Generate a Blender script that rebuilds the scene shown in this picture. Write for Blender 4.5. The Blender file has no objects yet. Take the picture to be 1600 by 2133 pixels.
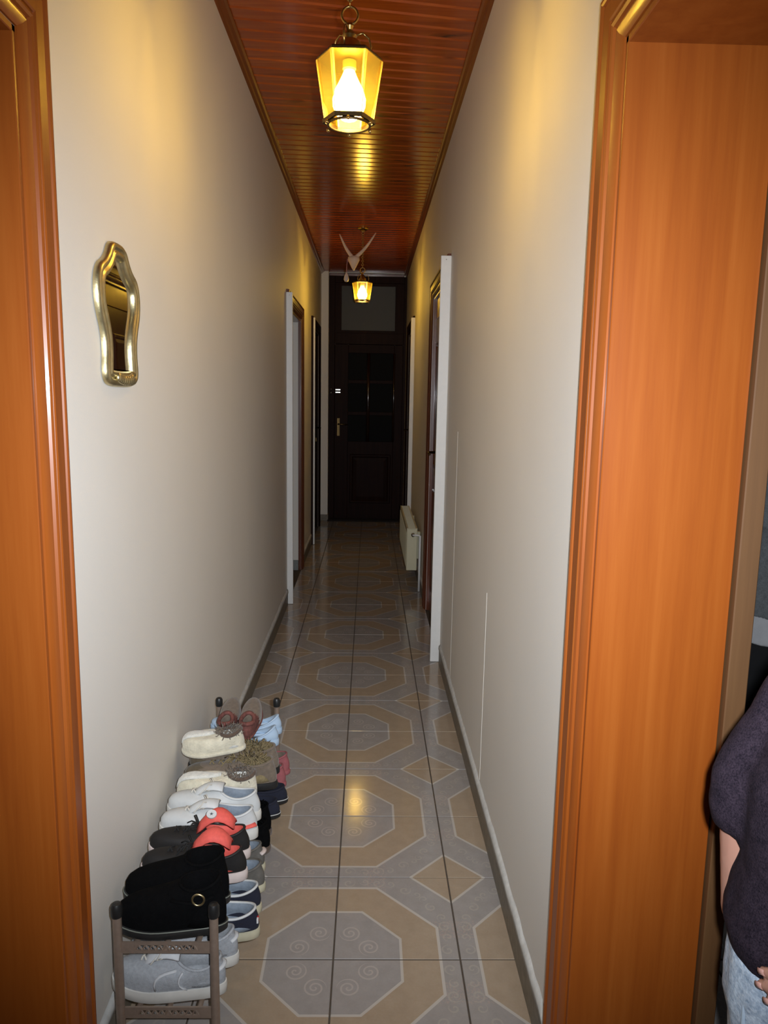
import bpy, bmesh, math, random
from math import pi, sin, cos, sqrt, atan2
from mathutils import Vector, Matrix
random.seed(7)
scene = bpy.context.scene
COL = scene.collection

# ------------------------------------------------------------------ camera
XL, XR, ZC = -0.485, 0.4834, 2.835
CAM = Vector((0.0747, -1.7277, 1.4530))
def cam_axes(p, y, r):
    cp, sp, cy, sy = cos(p), sin(p), cos(y), sin(y)
    f = Vector((sy*cp, cy*cp, -sp)); a = Vector((cy, -sy, 0)); b = a.cross(f)
    return cos(r)*a + sin(r)*b, -sin(r)*a + cos(r)*b, f
ca, cb, cf = cam_axes(0.1547, 0.0218, 0.0174)
cd = bpy.data.cameras.new('camera'); cam = bpy.data.objects.new('camera', cd); COL.objects.link(cam)
M = Matrix.Identity(4)
for i in range(3):
    M[i][0], M[i][1], M[i][2], M[i][3] = ca[i], cb[i], -cf[i], CAM[i]
cam.matrix_world = M
cd.sensor_fit = 'VERTICAL'; cd.sensor_height = 36; cd.lens = 36*1538.67/2133; cd.clip_start = 0.02
scene.camera = cam

# ------------------------------------------------------------------ world, lights, exposure
w = bpy.data.worlds.new('world'); scene.world = w; w.use_nodes = True
w.node_tree.nodes['Background'].inputs[0].default_value = (1.0, 0.9, 0.8, 1)
w.node_tree.nodes['Background'].inputs[1].default_value = 0.004
BULB = 94.0            # radiance of the lantern bulbs
FLASH = 212.0           # the camera's own flash
fl = bpy.data.lights.new('camera_flash', 'SPOT'); fl.energy = FLASH; fl.shadow_soft_size = 0.012; fl.color = (0.94, 1.0, 1.08)
fl.spot_size = math.radians(97); fl.spot_blend = 1.0
flo = bpy.data.objects.new('camera_flash', fl); COL.objects.link(flo)
flo.matrix_world = M.copy(); flo.location = CAM + ca*0.045 + cb*0.02 + cf*0.02
vs = scene.view_settings
vs.view_transform = 'Standard'; vs.look = 'None'; vs.gamma = 1; vs.exposure = 0.0; vs.use_curve_mapping = False
scene.cycles.max_bounces = 8; scene.cycles.transparent_max_bounces = 16
scene.cycles.sample_clamp_indirect = 4.0

# ------------------------------------------------------------------ helpers
def srgb(r, g, b):
    f = lambda c: (c/255/12.92) if c/255 <= .04045 else ((c/255+.055)/1.055)**2.4
    return (f(r), f(g), f(b), 1)
def put(name, me, mat=None, parent=None, kind=None, smooth=False):
    o = bpy.data.objects.new(name, me); COL.objects.link(o)
    if mat is not None:
        for m in (mat if isinstance(mat, (list, tuple)) else [mat]): me.materials.append(m)
    if parent: o.parent = parent
    if kind: o['kind'] = kind
    if smooth: me.shade_smooth()
    return o
def mesh_bm(name, bm):
    me = bpy.data.meshes.new(name); bm.normal_update(); bm.to_mesh(me); bm.free(); return me
def obj(name, bm, mat=None, parent=None, kind=None, smooth=False, angle=None):
    bmesh.ops.recalc_face_normals(bm, faces=bm.faces)
    if angle is not None:
        for e in bm.edges:
            if len(e.link_faces) == 2 and e.calc_face_angle(0) > angle: e.smooth = False
        smooth = True
    me = mesh_bm(name, bm)
    return put(name, me, mat, parent, kind, smooth)
def tag(o, label, cat, group=None):
    o['label'] = label; o['category'] = cat
    if group: o['group'] = group
    return o
def thing(name, label, cat, loc=(0, 0, 0), rot=(0, 0, 0), group=None):
    o = bpy.data.objects.new(name, None); COL.objects.link(o); o.empty_display_size = .05
    o.location = loc; o.rotation_euler = rot
    return tag(o, label, cat, group)
def struct(name, loc=(0, 0, 0)):
    o = bpy.data.objects.new(name, None); COL.objects.link(o); o.location = loc; o['kind'] = 'structure'; o.empty_display_size = .05
    return o
def copy_tree(o, parent=None):
    c = o.copy(); COL.objects.link(c); c.parent = parent
    for ch in list(o.children): copy_tree(ch, c)
    return c
def B(): return bmesh.new()
def box(bm, x0, x1, y0, y1, z0, z1, bev=0, seg=1):
    g = bmesh.ops.create_cube(bm, size=1)
    for v in g['verts']:
        v.co = Vector((x0 + (v.co.x+.5)*(x1-x0), y0 + (v.co.y+.5)*(y1-y0), z0 + (v.co.z+.5)*(z1-z0)))
    if bev:
        es = list({e for v in g['verts'] for e in v.link_edges})
        bmesh.ops.bevel(bm, geom=es, offset=bev, segments=seg, affect='EDGES', profile=.5)
    return bm
def rings(bm, R, closed=True, cap0=False, cap1=False):
    """R: list of lists of points, all the same length; loft between them"""
    V = [[bm.verts.new(p) for p in r] for r in R]
    n = len(R[0])
    for a, b in zip(V[:-1], V[1:]):
        for i in range(n if closed else n-1):
            j = (i+1) % n
            bm.faces.new((a[i], a[j], b[j], b[i]))
    if cap0: bm.faces.new(V[0][::-1])
    if cap1: bm.faces.new(V[-1])
    return V
def frame(d):
    d = d.normalized(); u = d.cross(Vector((0, 0, 1)))
    if u.length < 1e-3: u = d.cross(Vector((0, 1, 0)))
    u.normalize(); return u, d.cross(u)
def tube(bm, pts, r, n=8, cap=True, flat=1.0):
    pts = [Vector(p) for p in pts]; R = []
    rr = r if isinstance(r, (list, tuple)) else [r]*len(pts)
    u0 = None
    for i, p in enumerate(pts):
        d = (pts[min(i+1, len(pts)-1)] - pts[max(i-1, 0)])
        u, v = frame(d)
        if u0 is not None:
            u = (u0 - d.normalized()*u0.dot(d.normalized())).normalized(); v = d.normalized().cross(u)
        u0 = u
        R.append([p + u*cos(2*pi*k/n)*rr[i] + v*sin(2*pi*k/n)*rr[i]*flat for k in range(n)])
    rings(bm, R, True, cap, cap); return bm
def lathe(bm, prof, n=24, c=(0, 0, 0), rot=0):
    R = [[Vector((c[0]+max(r, 1e-4)*cos(2*pi*k/n+rot), c[1]+max(r, 1e-4)*sin(2*pi*k/n+rot), c[2]+z)) for k in range(n)] for r, z in prof]
    rings(bm, R, True, True, True); return bm
def torus(bm, c, R, r, n=24, m=8, ax='z', sq=1.0):
    Rg = []
    for i in range(n):
        a = 2*pi*i/n; ring = []
        for j in range(m):
            b = 2*pi*j/m; x, y, z = (R+r*cos(b))*cos(a), (R+r*cos(b))*sin(a)*sq, r*sin(b)
            p = {'z': (x, y, z), 'y': (x, z, y), 'x': (z, x, y)}[ax]
            ring.append(Vector(c)+Vector(p))
        Rg.append(ring)
    Rg.append(Rg[0][:]); V = [[bm.verts.new(p) for p in r_] for r_ in Rg[:-1]]
    for i in range(n):
        a, b = V[i], V[(i+1) % n]
        for j in range(m): bm.faces.new((a[j], a[(j+1) % m], b[(j+1) % m], b[j]))
    return bm
def ball(bm, c, r, u=12, v=8, sc=(1, 1, 1)):
    g = bmesh.ops.create_uvsphere(bm, u_segments=u, v_segments=v, radius=r)
    for q in g['verts']: q.co = Vector((q.co.x*sc[0], q.co.y*sc[1], q.co.z*sc[2])) + Vector(c)
    return bm
def prism(bm, pts2, f, d0, d1):
    """closed outline pts2 extruded; f(a,b,d) -> Vector"""
    rings(bm, [[f(a, b, d) for a, b in pts2] for d in (d0, d1)], True, True, True); return bm

# ------------------------------------------------------------------ node materials
class NT:
    def __init__(s, name):
        s.m = bpy.data.materials.new(name); s.m.use_nodes = True; s.t = s.m.node_tree
        s.b = s.t.nodes['Principled BSDF']; s.out = s.t.nodes['Material Output']
    def n(s, ty, **kw):
        x = s.t.nodes.new(ty)
        for k, v in kw.items(): setattr(x, k, v)
        return x
    def l(s, a, b): s.t.links.new(a, b)
    def v(s, sock, val):
        if hasattr(val, 'is_output') or isinstance(val, bpy.types.NodeSocket): s.l(val, sock)
        else: sock.default_value = val
    def mth(s, op, a, b=0.0, c=0.0):
        x = s.n('ShaderNodeMath', operation=op)
        for i, q in enumerate((a, b, c)): s.v(x.inputs[i], q)
        return x.outputs[0]
    def mix(s, f, a, b):
        x = s.n('ShaderNodeMix', data_type='RGBA'); s.v(x.inputs[0], f); s.v(x.inputs[6], a); s.v(x.inputs[7], b); return x.outputs[2]
    def ramp(s, f, stops):
        x = s.n('ShaderNodeValToRGB'); s.v(x.inputs[0], f)
        e = x.color_ramp.elements
        while len(e) < len(stops): e.new(.5)
        for q, (p, c) in zip(e, stops): q.position = p; q.color = c
        return x.outputs[0]
    def coord(s, kind='pos', scale=(1, 1, 1)):
        if kind == 'pos': o = s.n('ShaderNodeNewGeometry').outputs['Position']
        else: o = s.n('ShaderNodeTexCoord').outputs['Object']
        x = s.n('ShaderNodeVectorMath', operation='MULTIPLY'); s.l(o, x.inputs[0]); x.inputs[1].default_value = scale
        return x.outputs[0]
    def noise(s, co, sc, det=4, rough=.55, dist=0):
        x = s.n('ShaderNodeTexNoise'); s.l(co, x.inputs['Vector']); x.inputs['Scale'].default_value = sc
        x.inputs['Detail'].default_value = det; x.inputs['Roughness'].default_value = rough; x.inputs['Distortion'].default_value = dist
        return x.outputs['Fac']
    def bump(s, h, strength=.2, dist=.002):
        x = s.n('ShaderNodeBump'); s.v(x.inputs['Height'], h); x.inputs['Strength'].default_value = strength; x.inputs['Distance'].default_value = dist
        s.l(x.outputs[0], s.b.inputs['Normal'])
    def p(s, **kw):
        nm = dict(col='Base Color', rough='Roughness', metal='Metallic', coat='Coat Weight', coatr='Coat Roughness', sheen='Sheen Weight', spec='Specular IOR Level', sss='Subsurface Weight')
        for k, val in kw.items(): s.v(s.b.inputs[nm[k]], val)
        return s
def plain(name, c, rough=.5, metal=0, var=.12, sc=60, bump=0, kind='obj', sheen=0, coat=0):
    t = NT(name); co = t.coord(kind)
    f = t.noise(co, sc)
    dk = tuple(x*(1-var*1.6) for x in c[:3])+(1,); lt = tuple(min(1, x*(1+var)) for x in c[:3])+(1,)
    t.p(col=t.mix(f, dk, lt), rough=rough, metal=metal, coat=coat)
    if sheen: t.p(sheen=sheen)
    if bump: t.bump(t.noise(co, sc*3, 2), bump)
    return t.m
def wood(name, dark, mid, light, scale=(30, 30, 1.6), rough=.3, coat=.3, kind='pos', knots=False, random_obj=False, bump=.03, spec=.5):
    t = NT(name); co = t.coord(kind, scale)
    if random_obj:
        oi = t.n('ShaderNodeObjectInfo'); a = t.n('ShaderNodeVectorMath', operation='ADD'); t.l(co, a.inputs[0])
        cx = t.n('ShaderNodeCombineXYZ'); t.l(t.mth('MULTIPLY', oi.outputs['Random'], 97.), cx.inputs[0]); t.l(t.mth('MULTIPLY', oi.outputs['Random'], 31.), cx.inputs[1])
        t.l(cx.outputs[0], a.inputs[1]); co = a.outputs[0]
    g = t.noise(co, 1.0, 6, .6, .4); g2 = t.noise(co, 4.0, 3, .6)
    f = t.mth('ADD', t.mth('MULTIPLY', g, .75), t.mth('MULTIPLY', g2, .25))
    col = t.ramp(f, [(.3, dark), (.5, mid), (.72, light)])
    if random_obj:
        col = t.mix(t.mth('MULTIPLY', oi.outputs['Random'], .35), col, dark)
    if knots:
        v = t.n('ShaderNodeTexVoronoi'); v.inputs['Scale'].default_value = 1.0
        kc = t.coord('pos', (3.2, 12.0, 1)); nz = t.n('ShaderNodeTexNoise'); nz.inputs['Scale'].default_value = 1.5; t.l(kc, nz.inputs['Vector'])
        ad = t.n('ShaderNodeVectorMath', operation='ADD'); t.l(kc, ad.inputs[0]); t.l(nz.outputs['Color'], ad.inputs[1]); t.l(ad.outputs[0], v.inputs['Vector'])
        mk = t.n('ShaderNodeMapRange'); t.l(v.outputs['Distance'], mk.inputs[0]); mk.inputs[1].default_value = .05; mk.inputs[2].default_value = .26; mk.inputs[3].default_value = .85; mk.inputs[4].default_value = 0
        sel = t.n('ShaderNodeSeparateColor'); t.l(v.outputs['Color'], sel.inputs[0])
        keep = t.mth('GREATER_THAN', sel.outputs[0], .2)
        col = t.mix(t.mth('MULTIPLY', mk.outputs[0], keep), col, tuple(x*.22 for x in dark[:3])+(1,))
    t.p(col=col, rough=rough, coat=coat, coatr=.12, spec=spec)
    if bump: t.bump(g2, bump, .003)
    return t.m

# wall paint
def wall_paint(name, c, rough=.75):
    t = NT(name); co = t.coord('pos')
    big = t.noise(co, 2.2, 3); fine = t.noise(co, 260, 2)
    dk = tuple(x*.93 for x in c[:3])+(1,)
    t.p(col=t.mix(big, dk, c), rough=rough); t.bump(fine, .12, .002)
    return t.m
M_WALL = wall_paint('wall_paint', (.82, .785, .72, 1), .62)
M_GREY = wall_paint('grey_room_paint', (.62, .63, .61, 1))
M_WHITE = plain('white_plastic_strip', (.78, .78, .76, 1), .45, 0, .04, 30, 0, 'pos')
M_PLASTER = plain('white_caulk', (.62, .62, .59, 1), .8, 0, .2, 40, .3, 'pos')
M_SKIRT = plain('brown_stone_skirting', (.22, .19, .145, 1), .5, 0, .35, 45, .1, 'pos')
M_LACQ = wood('orange_lacquered_wood', (.225, .050, .006, 1), (.27, .066, .008, 1), (.31, .084, .012, 1), (26, 26, 1.1), .38, .10, spec=.35)
M_DULLW = wood('dull_brown_wood', (.095, .042, .013, 1), (.118, .053, .017, 1), (.14, .067, .022, 1), (26, 26, 1.1), .6, .0)
M_DARKW = wood('dark_brown_door_wood', (.012, .0045, .003, 1), (.018, .006, .004, 1), (.024, .009, .0055, 1), (26, 26, 1.3), .5, .0, spec=.08)
M_GLOSSW = wood('glossy_dark_bar_wood', (.012, .0045, .003, 1), (.018, .006, .004, 1), (.024, .009, .0055, 1), (26, 26, 1.3), .22, .5, spec=.8)
M_REDW = wood('red_brown_door_wood', (.085, .020, .008, 1), (.115, .028, .010, 1), (.15, .038, .014, 1), (26, 26, 1.3), .3, .3)
M_PINE = wood('varnished_pine', (.24, .042, .005, 1), (.36, .072, .008, 1), (.46, .105, .012, 1), (1.6, 34, 34), .19, .15, 'pos', True, True, .02)
M_BACK = plain('dark_ceiling_gap', (.02, .008, .004, 1), .8, kind='pos')
M_CTRIM = wood('ceiling_trim_wood', (.17, .045, .011, 1), (.22, .06, .014, 1), (.27, .075, .018, 1), (34, 1.6, 34), .28, .3)
M_GROUT = plain('dark_grout', (.085, .065, .048, 1), .9, 0, .2, 80, 0, 'pos')

# floor tile: printed octagon pattern with scrolls, period of two tiles
T = 0.333
def tile_mat():
    t = NT('printed_octagon_tile'); p = t.coord('pos', (1/T, 1/T, 0))
    s = t.n('ShaderNodeSeparateXYZ'); t.l(p, s.inputs[0])
    X, Y = s.outputs[0], s.outputs[1]
    fold = lambda q: t.mth('PINGPONG', t.mth('ADD', q, 200.0), 1.0)
    fx, fy = fold(X), fold(Y)
    a, b = t.mth('MAXIMUM', fx, fy), t.mth('MINIMUM', fx, fy)
    dg = t.mth('MULTIPLY', t.mth('ADD', fx, fy), .70711)
    oc = t.mth('MAXIMUM', a, dg)
    dia = t.mth('SUBTRACT', 2.0, t.mth('ADD', fx, fy))
    band = lambda q, c, wd: t.mth('LESS_THAN', t.mth('ABSOLUTE', t.mth('SUBTRACT', q, c)), wd)
    ns = t.noise(t.coord('pos'), 26, 4); nf = t.noise(t.coord('pos'), 170, 3)
    tan = t.mix(ns, (.32, .24, .16, 1), (.43, .335, .235, 1)); grey = t.mix(ns, (.27, .25, .235, 1), (.375, .35, .335, 1))
    inner = t.mth('LESS_THAN', oc, .535)
    outer = t.mth('GREATER_THAN', oc, .84)
    ind = t.mth('LESS_THAN', dia, .34)
    isg = t.mth('MAXIMUM', inner, t.mth('MULTIPLY', outer, t.mth('SUBTRACT', 1.0, ind)))
    col = t.mix(isg, tan, grey)
    # spiral scrolls
    def spiral(u, v, cx, cy, R, turns, hand=1.0, wd=.17):
        dx, dy = t.mth('SUBTRACT', u, cx), t.mth('SUBTRACT', v, cy)
        r = t.mth('SQRT', t.mth('ADD', t.mth('MULTIPLY', dx, dx), t.mth('MULTIPLY', dy, dy)))
        th = t.mth('MULTIPLY', t.mth('ARCTAN2', dy, dx), hand/(2*pi))
        ph = t.mth('FRACT', t.mth('ADD', t.mth('SUBTRACT', t.mth('MULTIPLY', r, turns/R), th), 10.0))
        on = t.mth('LESS_THAN', t.mth('ABSOLUTE', t.mth('SUBTRACT', ph, .5)), wd)
        return t.mth('MULTIPLY', on, t.mth('LESS_THAN', r, R))
    def any_(*q):
        r = q[0]
        for z in q[1:]: r = t.mth('MAXIMUM', r, z)
        return r
    s_in = t.mth('MULTIPLY', spiral(a, b, .285, .125, .088, 2.1), inner)
    ca_, cb_ = t.mth('SUBTRACT', 1.0, b), t.mth('SUBTRACT', 1.0, a)   # distances from the diamond corner
    s_bd = any_(spiral(a, b, .915, .10, .055, 1.2, -1), spiral(a, b, .93, .24, .045, 1.1, 1), spiral(a, b, .915, .36, .06, 1.3, -1),
                spiral(a, b, .90, .47, .045, 1.0, 1), spiral(a, b, .82, .60, .055, 1.2, -1), spiral(a, b, .76, .70, .04, 1.0, 1))
    s_bd = t.mth('MULTIPLY', s_bd, outer)
    pink = t.mth('MULTIPLY', band(b, .33, .1), t.mth('MULTIPLY', outer, t.mth('GREATER_THAN', nf, .53)))
    col = t.mix(t.mth('MULTIPLY', pink, .35), col, (.46, .33, .28, 1))
    col = t.mix(t.mth('MULTIPLY', s_in, .55), col, (.50, .44, .40, 1))
    col = t.mix(t.mth('MULTIPLY', s_bd, .36), col, (.47, .43, .36, 1))
    ln = any_(band(oc, .535, .011), band(oc, .845, .012), t.mth('MULTIPLY', band(dia, .34, .016), 1.0))
    col = t.mix(t.mth('MULTIPLY', ln, .8), col, (.56, .52, .47, 1))
    col = t.mix(t.mth('MULTIPLY', nf, .25), col, t.mix(nf, (.2, .17, .14, 1), (.5, .45, .4, 1)))
    t.p(col=col, rough=.13, spec=.45); t.bump(t.noise(t.coord('pos'), 9, 2), .02, .01)
    return t.m
M_TILE = tile_mat()

# metals, glass, lamp
M_BRASS = plain('aged_brass', (.42, .27, .09, 1), .28, 1, .25, 50)
M_DBRASS = plain('dark_brass', (.13, .085, .035, 1), .4, 1, .25, 50)
M_GOLD = plain('old_gold_leaf', (.62, .53, .30, 1), .36, 1, .3, 45, .15)
M_STEEL = plain('brushed_bronze_steel', (.36, .27, .21, 1), .45, .55, .15, 80)
M_BLACKP = plain('black_plastic', (.012, .012, .012, 1), .4)
M_CHROME = plain('steel', (.6, .58, .54, 1), .25, 1, .1)
M_IVORY = plain('ivory_enamel', (.62, .58, .40, 1), .35, 0, .05, 10)
def mirror_mat():
    t = NT('mirror_silver'); t.p(col=(.86, .86, .86, 1), metal=1.0, rough=.02); return t.m
M_MIRROR = mirror_mat()
def glass_mat(name, tint, glow, gl):
    t = NT(name); tr = t.n('ShaderNodeBsdfTransparent'); tr.inputs[0].default_value = tint
    tl = t.n('ShaderNodeBsdfTranslucent'); tl.inputs[0].default_value = (1.0, .88, .26, 1)
    gs = t.n('ShaderNodeBsdfGlossy'); gs.inputs['Roughness'].default_value = .05; gs.inputs[0].default_value = (1, .95, .8, 1)
    m1 = t.n('ShaderNodeMixShader'); m1.inputs[0].default_value = glow; t.l(tr.outputs[0], m1.inputs[1]); t.l(tl.outputs[0], m1.inputs[2])
    fr = t.n('ShaderNodeFresnel'); fr.inputs[0].default_value = 1.45
    m2 = t.n('ShaderNodeMixShader'); t.l(t.mth('MULTIPLY', fr.outputs[0], gl), m2.inputs[0]); t.l(m1.outputs[0], m2.inputs[1]); t.l(gs.outputs[0], m2.inputs[2])
    t.l(m2.outputs[0], t.out.inputs[0]); return t.m
M_LGLASS = glass_mat('amber_lantern_glass', (1.0, .91, .46, 1), .014, .5)
M_LEDGE = glass_mat('bevelled_lantern_glass_edge', (1.0, .95, .72, 1), .16, .8)
M_DGLASS = plain('dark_night_glass', (.003, .003, .003, 1), .6, 0, .0, 5); M_DGLASS.node_tree.nodes['Principled BSDF'].inputs['Specular IOR Level'].default_value = .1
def emis(name, c, s):
    t = NT(name); t.p(col=(.9, .85, .7, 1)); t.b.inputs['Emission Color'].default_value = c; t.b.inputs['Emission Strength'].default_value = s; return t.m
M_BULB = emis('glowing_bulb', (1.0, .70, .28, 1), BULB)

# ================================================================== SETTING
# ---- right wall (corridor side x = XR, thickness .26) with door openings, left wall likewise
WT = .255
DR0 = dict(y0=-1.33, y1=-.435, z=2.035)      # near doorway right
DL0 = dict(y0=-1.36, y1=-.468, z=2.012)      # near doorway left
DR1 = dict(y0=2.31, y1=3.22, z=2.09); DR2 = dict(y0=5.36, y1=6.28, z=2.10)
DL1 = dict(y0=3.42, y1=4.36, z=2.05); DL2 = dict(y0=5.52, y1=6.45, z=2.10)
def wall(name, xa, xb, ya, yb, holes, mat):
    bm = B(); y = ya
    for h in sorted(holes, key=lambda q: q['y0']):
        box(bm, xa, xb, y, h['y0'], 0, ZC+.06); box(bm, xa, xb, h['y0'], h['y1'], h['z'], ZC+.06); y = h['y1']
    box(bm, xa, xb, y, yb, 0, ZC+.06)
    return obj(name, bm, mat, None, 'structure')
YB, YE = -2.9, 7.02
WR_ = wall('wall_right', XR, XR+WT, YB, YE, [DR0, DR1, DR2], M_WALL)
wall('wall_left', XL-WT, XL, YB, YE, [DL0, DL1, DL2], M_WALL)
bm = B(); box(bm, XL-WT, XR+WT, YB-.15, YB, 0, ZC+.06); obj('wall_back', bm, M_WALL, None, 'structure')
bm = B(); box(bm, XL-WT, XR+WT, YE, YE+.2, 0, ZC+.06); obj('wall_end', bm, M_WALL, None, 'structure')
bm = B(); box(bm, XR-.0012, XR+.001, .704, .710, .118, .80, .0005); obj('plaster_seam', bm, M_WALL, WR_)
bm = B(); box(bm, XR-.001, XR+.001, 1.68, 1.70, .118, 1.30, .0004); obj('plaster_seam', bm, M_WALL, WR_)
# white return of the wall before the front door
bm = B(); box(bm, XL, -.402, 6.86, YE, 0, ZC, .004); obj('wall_return', bm, M_WALL, None, 'structure')
bm = B(); box(bm, XL, -.394, 6.85, YE, 0, .075, .003); obj('baseboard_return', bm, M_SKIRT, None, 'structure')
# rooms beside the corridor
def room(tagname, x0, x1, y0, y1, mat, inner):
    bm = B(); box(bm, x0-.1, x1+.1, y1, y1+.1, 0, ZC+.06); obj('wall_%s_far' % tagname, bm, mat, None, 'structure')
    bm = B(); box(bm, x0-.1, x1+.1, y0-.1, y0, 0, ZC+.06); obj('wall_%s_near' % tagname, bm, mat, None, 'structure')
    xo = x1 if inner == 'l' else x0-.1
    bm = B(); box(bm, xo, xo+.1, y0, y1, 0, ZC+.06); obj('wall_%s_side' % tagname, bm, mat, None, 'structure')
    bm = B(); box(bm, x0-.1, x1+.1, y0-.1, y1+.1, ZC+.06, ZC+.12); obj('ceiling_%s' % tagname, bm, mat, None, 'structure')
room('right_room', XR+WT, 3.2, -1.9, 2.05, M_WALL, 'l')
room('left_room', -2.6, XL-WT, -1.9, 2.05, M_WALL, 'r')
room('left_grey_room', -2.2, XL-WT, 2.9, 4.36, M_GREY, 'r')
bm = B(); box(bm, -2.2, XL-WT-.001, 4.345, 4.36, 0, .085, .002); box(bm, XL-WT, XL-.02, 4.342, 4.36, 0, .085, .002)
obj('baseboard_left_grey_room', bm, plain('grey_stone_skirting', (.24, .25, .24, 1), .4, kind='pos'), None, 'structure')

# ---- floor: screed with grout, every tile a piece
floor = struct('floor')
bm = B(); box(bm, -2.6, 3.2, YB, YE+.2, -.06, -.0025); obj('grout_bed', bm, M_GROUT, floor)
tile_meshes = {}
def tile(x0, x1, y0, y1):
    key = (round(x1-x0, 3), round(y1-y0, 3))
    g = .0021
    if key not in tile_meshes:
        bm = B(); wx, wy = (x1-x0)/2-g, (y1-y0)/2-g
        R = [[Vector((sx*(wx-d), sy*(wy-d), z)) for sx, sy in ((-1, -1), (1, -1), (1, 1), (-1, 1))] for d, z in ((0, -.02), (0, -.0012), (.0012, 0))]
        rings(bm, R, True, False, True); me = mesh_bm('tile', bm); me.materials.append(M_TILE); tile_meshes[key] = me
    o = bpy.data.objects.new('tile', tile_meshes[key]); COL.objects.link(o); o.parent = floor
    o.location = ((x0+x1)/2, (y0+y1)/2, random.uniform(-.0004, .0002))
    o.rotation_euler = (random.gauss(0, .0016), random.gauss(0, .0016), 0)
for j in range(-9, 22):
    y0, y1 = j*T, (j+1)*T
    if y1 > YE: y1 = YE
    if y0 >= YE: break
    for x0, x1 in ((XL, -T), (-T, 0), (0, T), (T, XR)): tile(x0, x1, y0, y1)
for j in range(-6, 6):                                   # doorway and right-hand room
    for i in range(1, 9):
        x0, x1 = max(i*T, XR), (i+1)*T
        y0, y1 = j*T, (j+1)*T
        if i == 1:
            y0, y1 = max(y0, DR0['y0']), min(y1, DR0['y1'])
            if y1-y0 < .02: continue
        if i == 2:
            if y0 >= DR0['y1'] or y1 <= DR0['y0']: x0 = XR+WT
            elif y1 > DR0['y1']: y1 = DR0['y1']
        tile(x0, x1, y0, y1)

# ---- skirtings
def skirt(name, side, spans):
    bm = B(); bm2 = B()
    for ya, yb in spans:
        if side > 0: box(bm, XR-.008, XR+.002, ya, yb, 0, .088, .0015); 
        else: box(bm, XL-.002, XL+.008, ya, yb, 0, .088, .0015)
        # wavy painted caulk line along the top
        n = max(2, int((yb-ya)/.045)); R = []
        for i in range(n+1):
            y = ya+(yb-ya)*i/n; h = .030+random.uniform(-.004, .006); d = .011
            x = XR if side > 0 else XL; s = -1 if side > 0 else 1
            R.append([Vector((x-s*.002, y, .088)), Vector((x+s*d, y, .088+random.uniform(-.002, .001))), Vector((x+s*d*.9, y, .088+h*.5)), Vector((x-s*.002, y, .088+h))])
        rings(bm2, R, True, True, True)
    o = obj(name, bm, M_SKIRT, None, 'structure'); obj('caulk_line', bm2, M_PLASTER, o, None, True)
skirt('baseboard_right', 1, [(-.318, 2.17), (3.32, 5.25), (6.36, YE)])
skirt('baseboard_left', -1, [(-.366, 3.30), (4.46, 5.42)])

# ---- ceiling of tongue-and-groove pine, each plank a piece
ceil = struct('ceiling')
bm = B(); box(bm, XL, XR, YB, YE, ZC+.014, ZC+.06); obj('backing', bm, M_BACK, ceil)
PW = .0822
def skew(y):
    return .155 if y < 1.0 else .155*max(0, 1-(y-1.0)/3.4) - .0
i = -20
while True:
    yl = 1.193+i*PW; yn = yl+PW
    if yl > YE-.02: break
    if yl > YB+.2:
        e0, e1 = XL+.004, XR-.004; Wd = XR-XL
        a = [(e0, yl), (e1, yl+skew(yl)*Wd)]; b = [(e0, yn), (e1, yn+skew(yn)*Wd)]
        bm = B(); R = []
        for (xa, ya), (xb, yb) in zip(a, b):
            g, dp = .0014, .0060
            R.append([Vector((xa, ya+g, ZC+.014)), Vector((xa, ya+g, ZC+dp)), Vector((xa, ya+g+.0075, ZC)), Vector((xa, yb-g-.0075, ZC)), Vector((xa, yb-g, ZC+dp)), Vector((xa, yb-g, ZC+.014))])
        if max(v.y for r in R for v in r) < YE: 
            rings(bm, R, True, True, True); obj('plank', bm, M_PINE, ceil)
    i += 1
for nm, x, s in (('trim_1', XL, 1), ('trim_2', XR, -1)):
    bm = B(); pr = [(0, 0), (.034, 0), (.034, -.008), (.027, -.015), (.016, -.018), (.012, -.028), (0, -.032)]
    prism(bm, pr, lambda a, b, d, x=x, s=s: Vector((x+s*a, d, ZC+b)), YB, YE-.0); obj(nm, bm, M_CTRIM, None, 'structure')
bm = B(); box(bm, -.40, XR-.035, YE-.03, YE, ZC-.035, ZC, .004); obj('trim_3', bm, M_REDW, None, 'structure')

# ---- door surrounds
PROF = [(0, 0), (0, .015), (.003, .0195), (.009, .0205), (.013, .0185), (.0155, .0145), (.018, .0150), (.021, .0175), (.052, .0175),
        (.055, .0155), (.0565, .0115), (.0585, .0115), (.061, .0165), (.066, .0180), (.071, .0155), (.0735, .0105), (.076, .0105), (.079, .0125), (.088, .0105), (.098, .004), (.098, 0)]
def casing(parent, xw, s, y0, y1, zi, mat, wd=.098, tk=1.0):
    """moulded architrave round an opening y0..y1, height zi; wall face x = xw, s = direction away from the wall"""
    k = wd/.098; pr = [(d*k, t*tk) for d, t in PROF]
    zo = zi+wd
    for nm, yo, dr in (('architrave_jamb', y1+wd, -1), ('architrave_jamb', y0-wd, 1)):
        bm = B(); rings(bm, [[Vector((xw+s*t, yo+dr*d, 0)) for d, t in pr], [Vector((xw+s*t, yo+dr*d, zo-d)) for d, t in pr]], True, True, True)
        obj(nm, bm, mat, parent, None, angle=.5)
    bm = B(); rings(bm, [[Vector((xw+s*t, y0-wd+d, zo-d)) for d, t in pr], [Vector((xw+s*t, y1+wd-d, zo-d)) for d, t in pr]], True, True, True)
    obj('architrave_head', bm, mat, parent, None, angle=.5)
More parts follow.
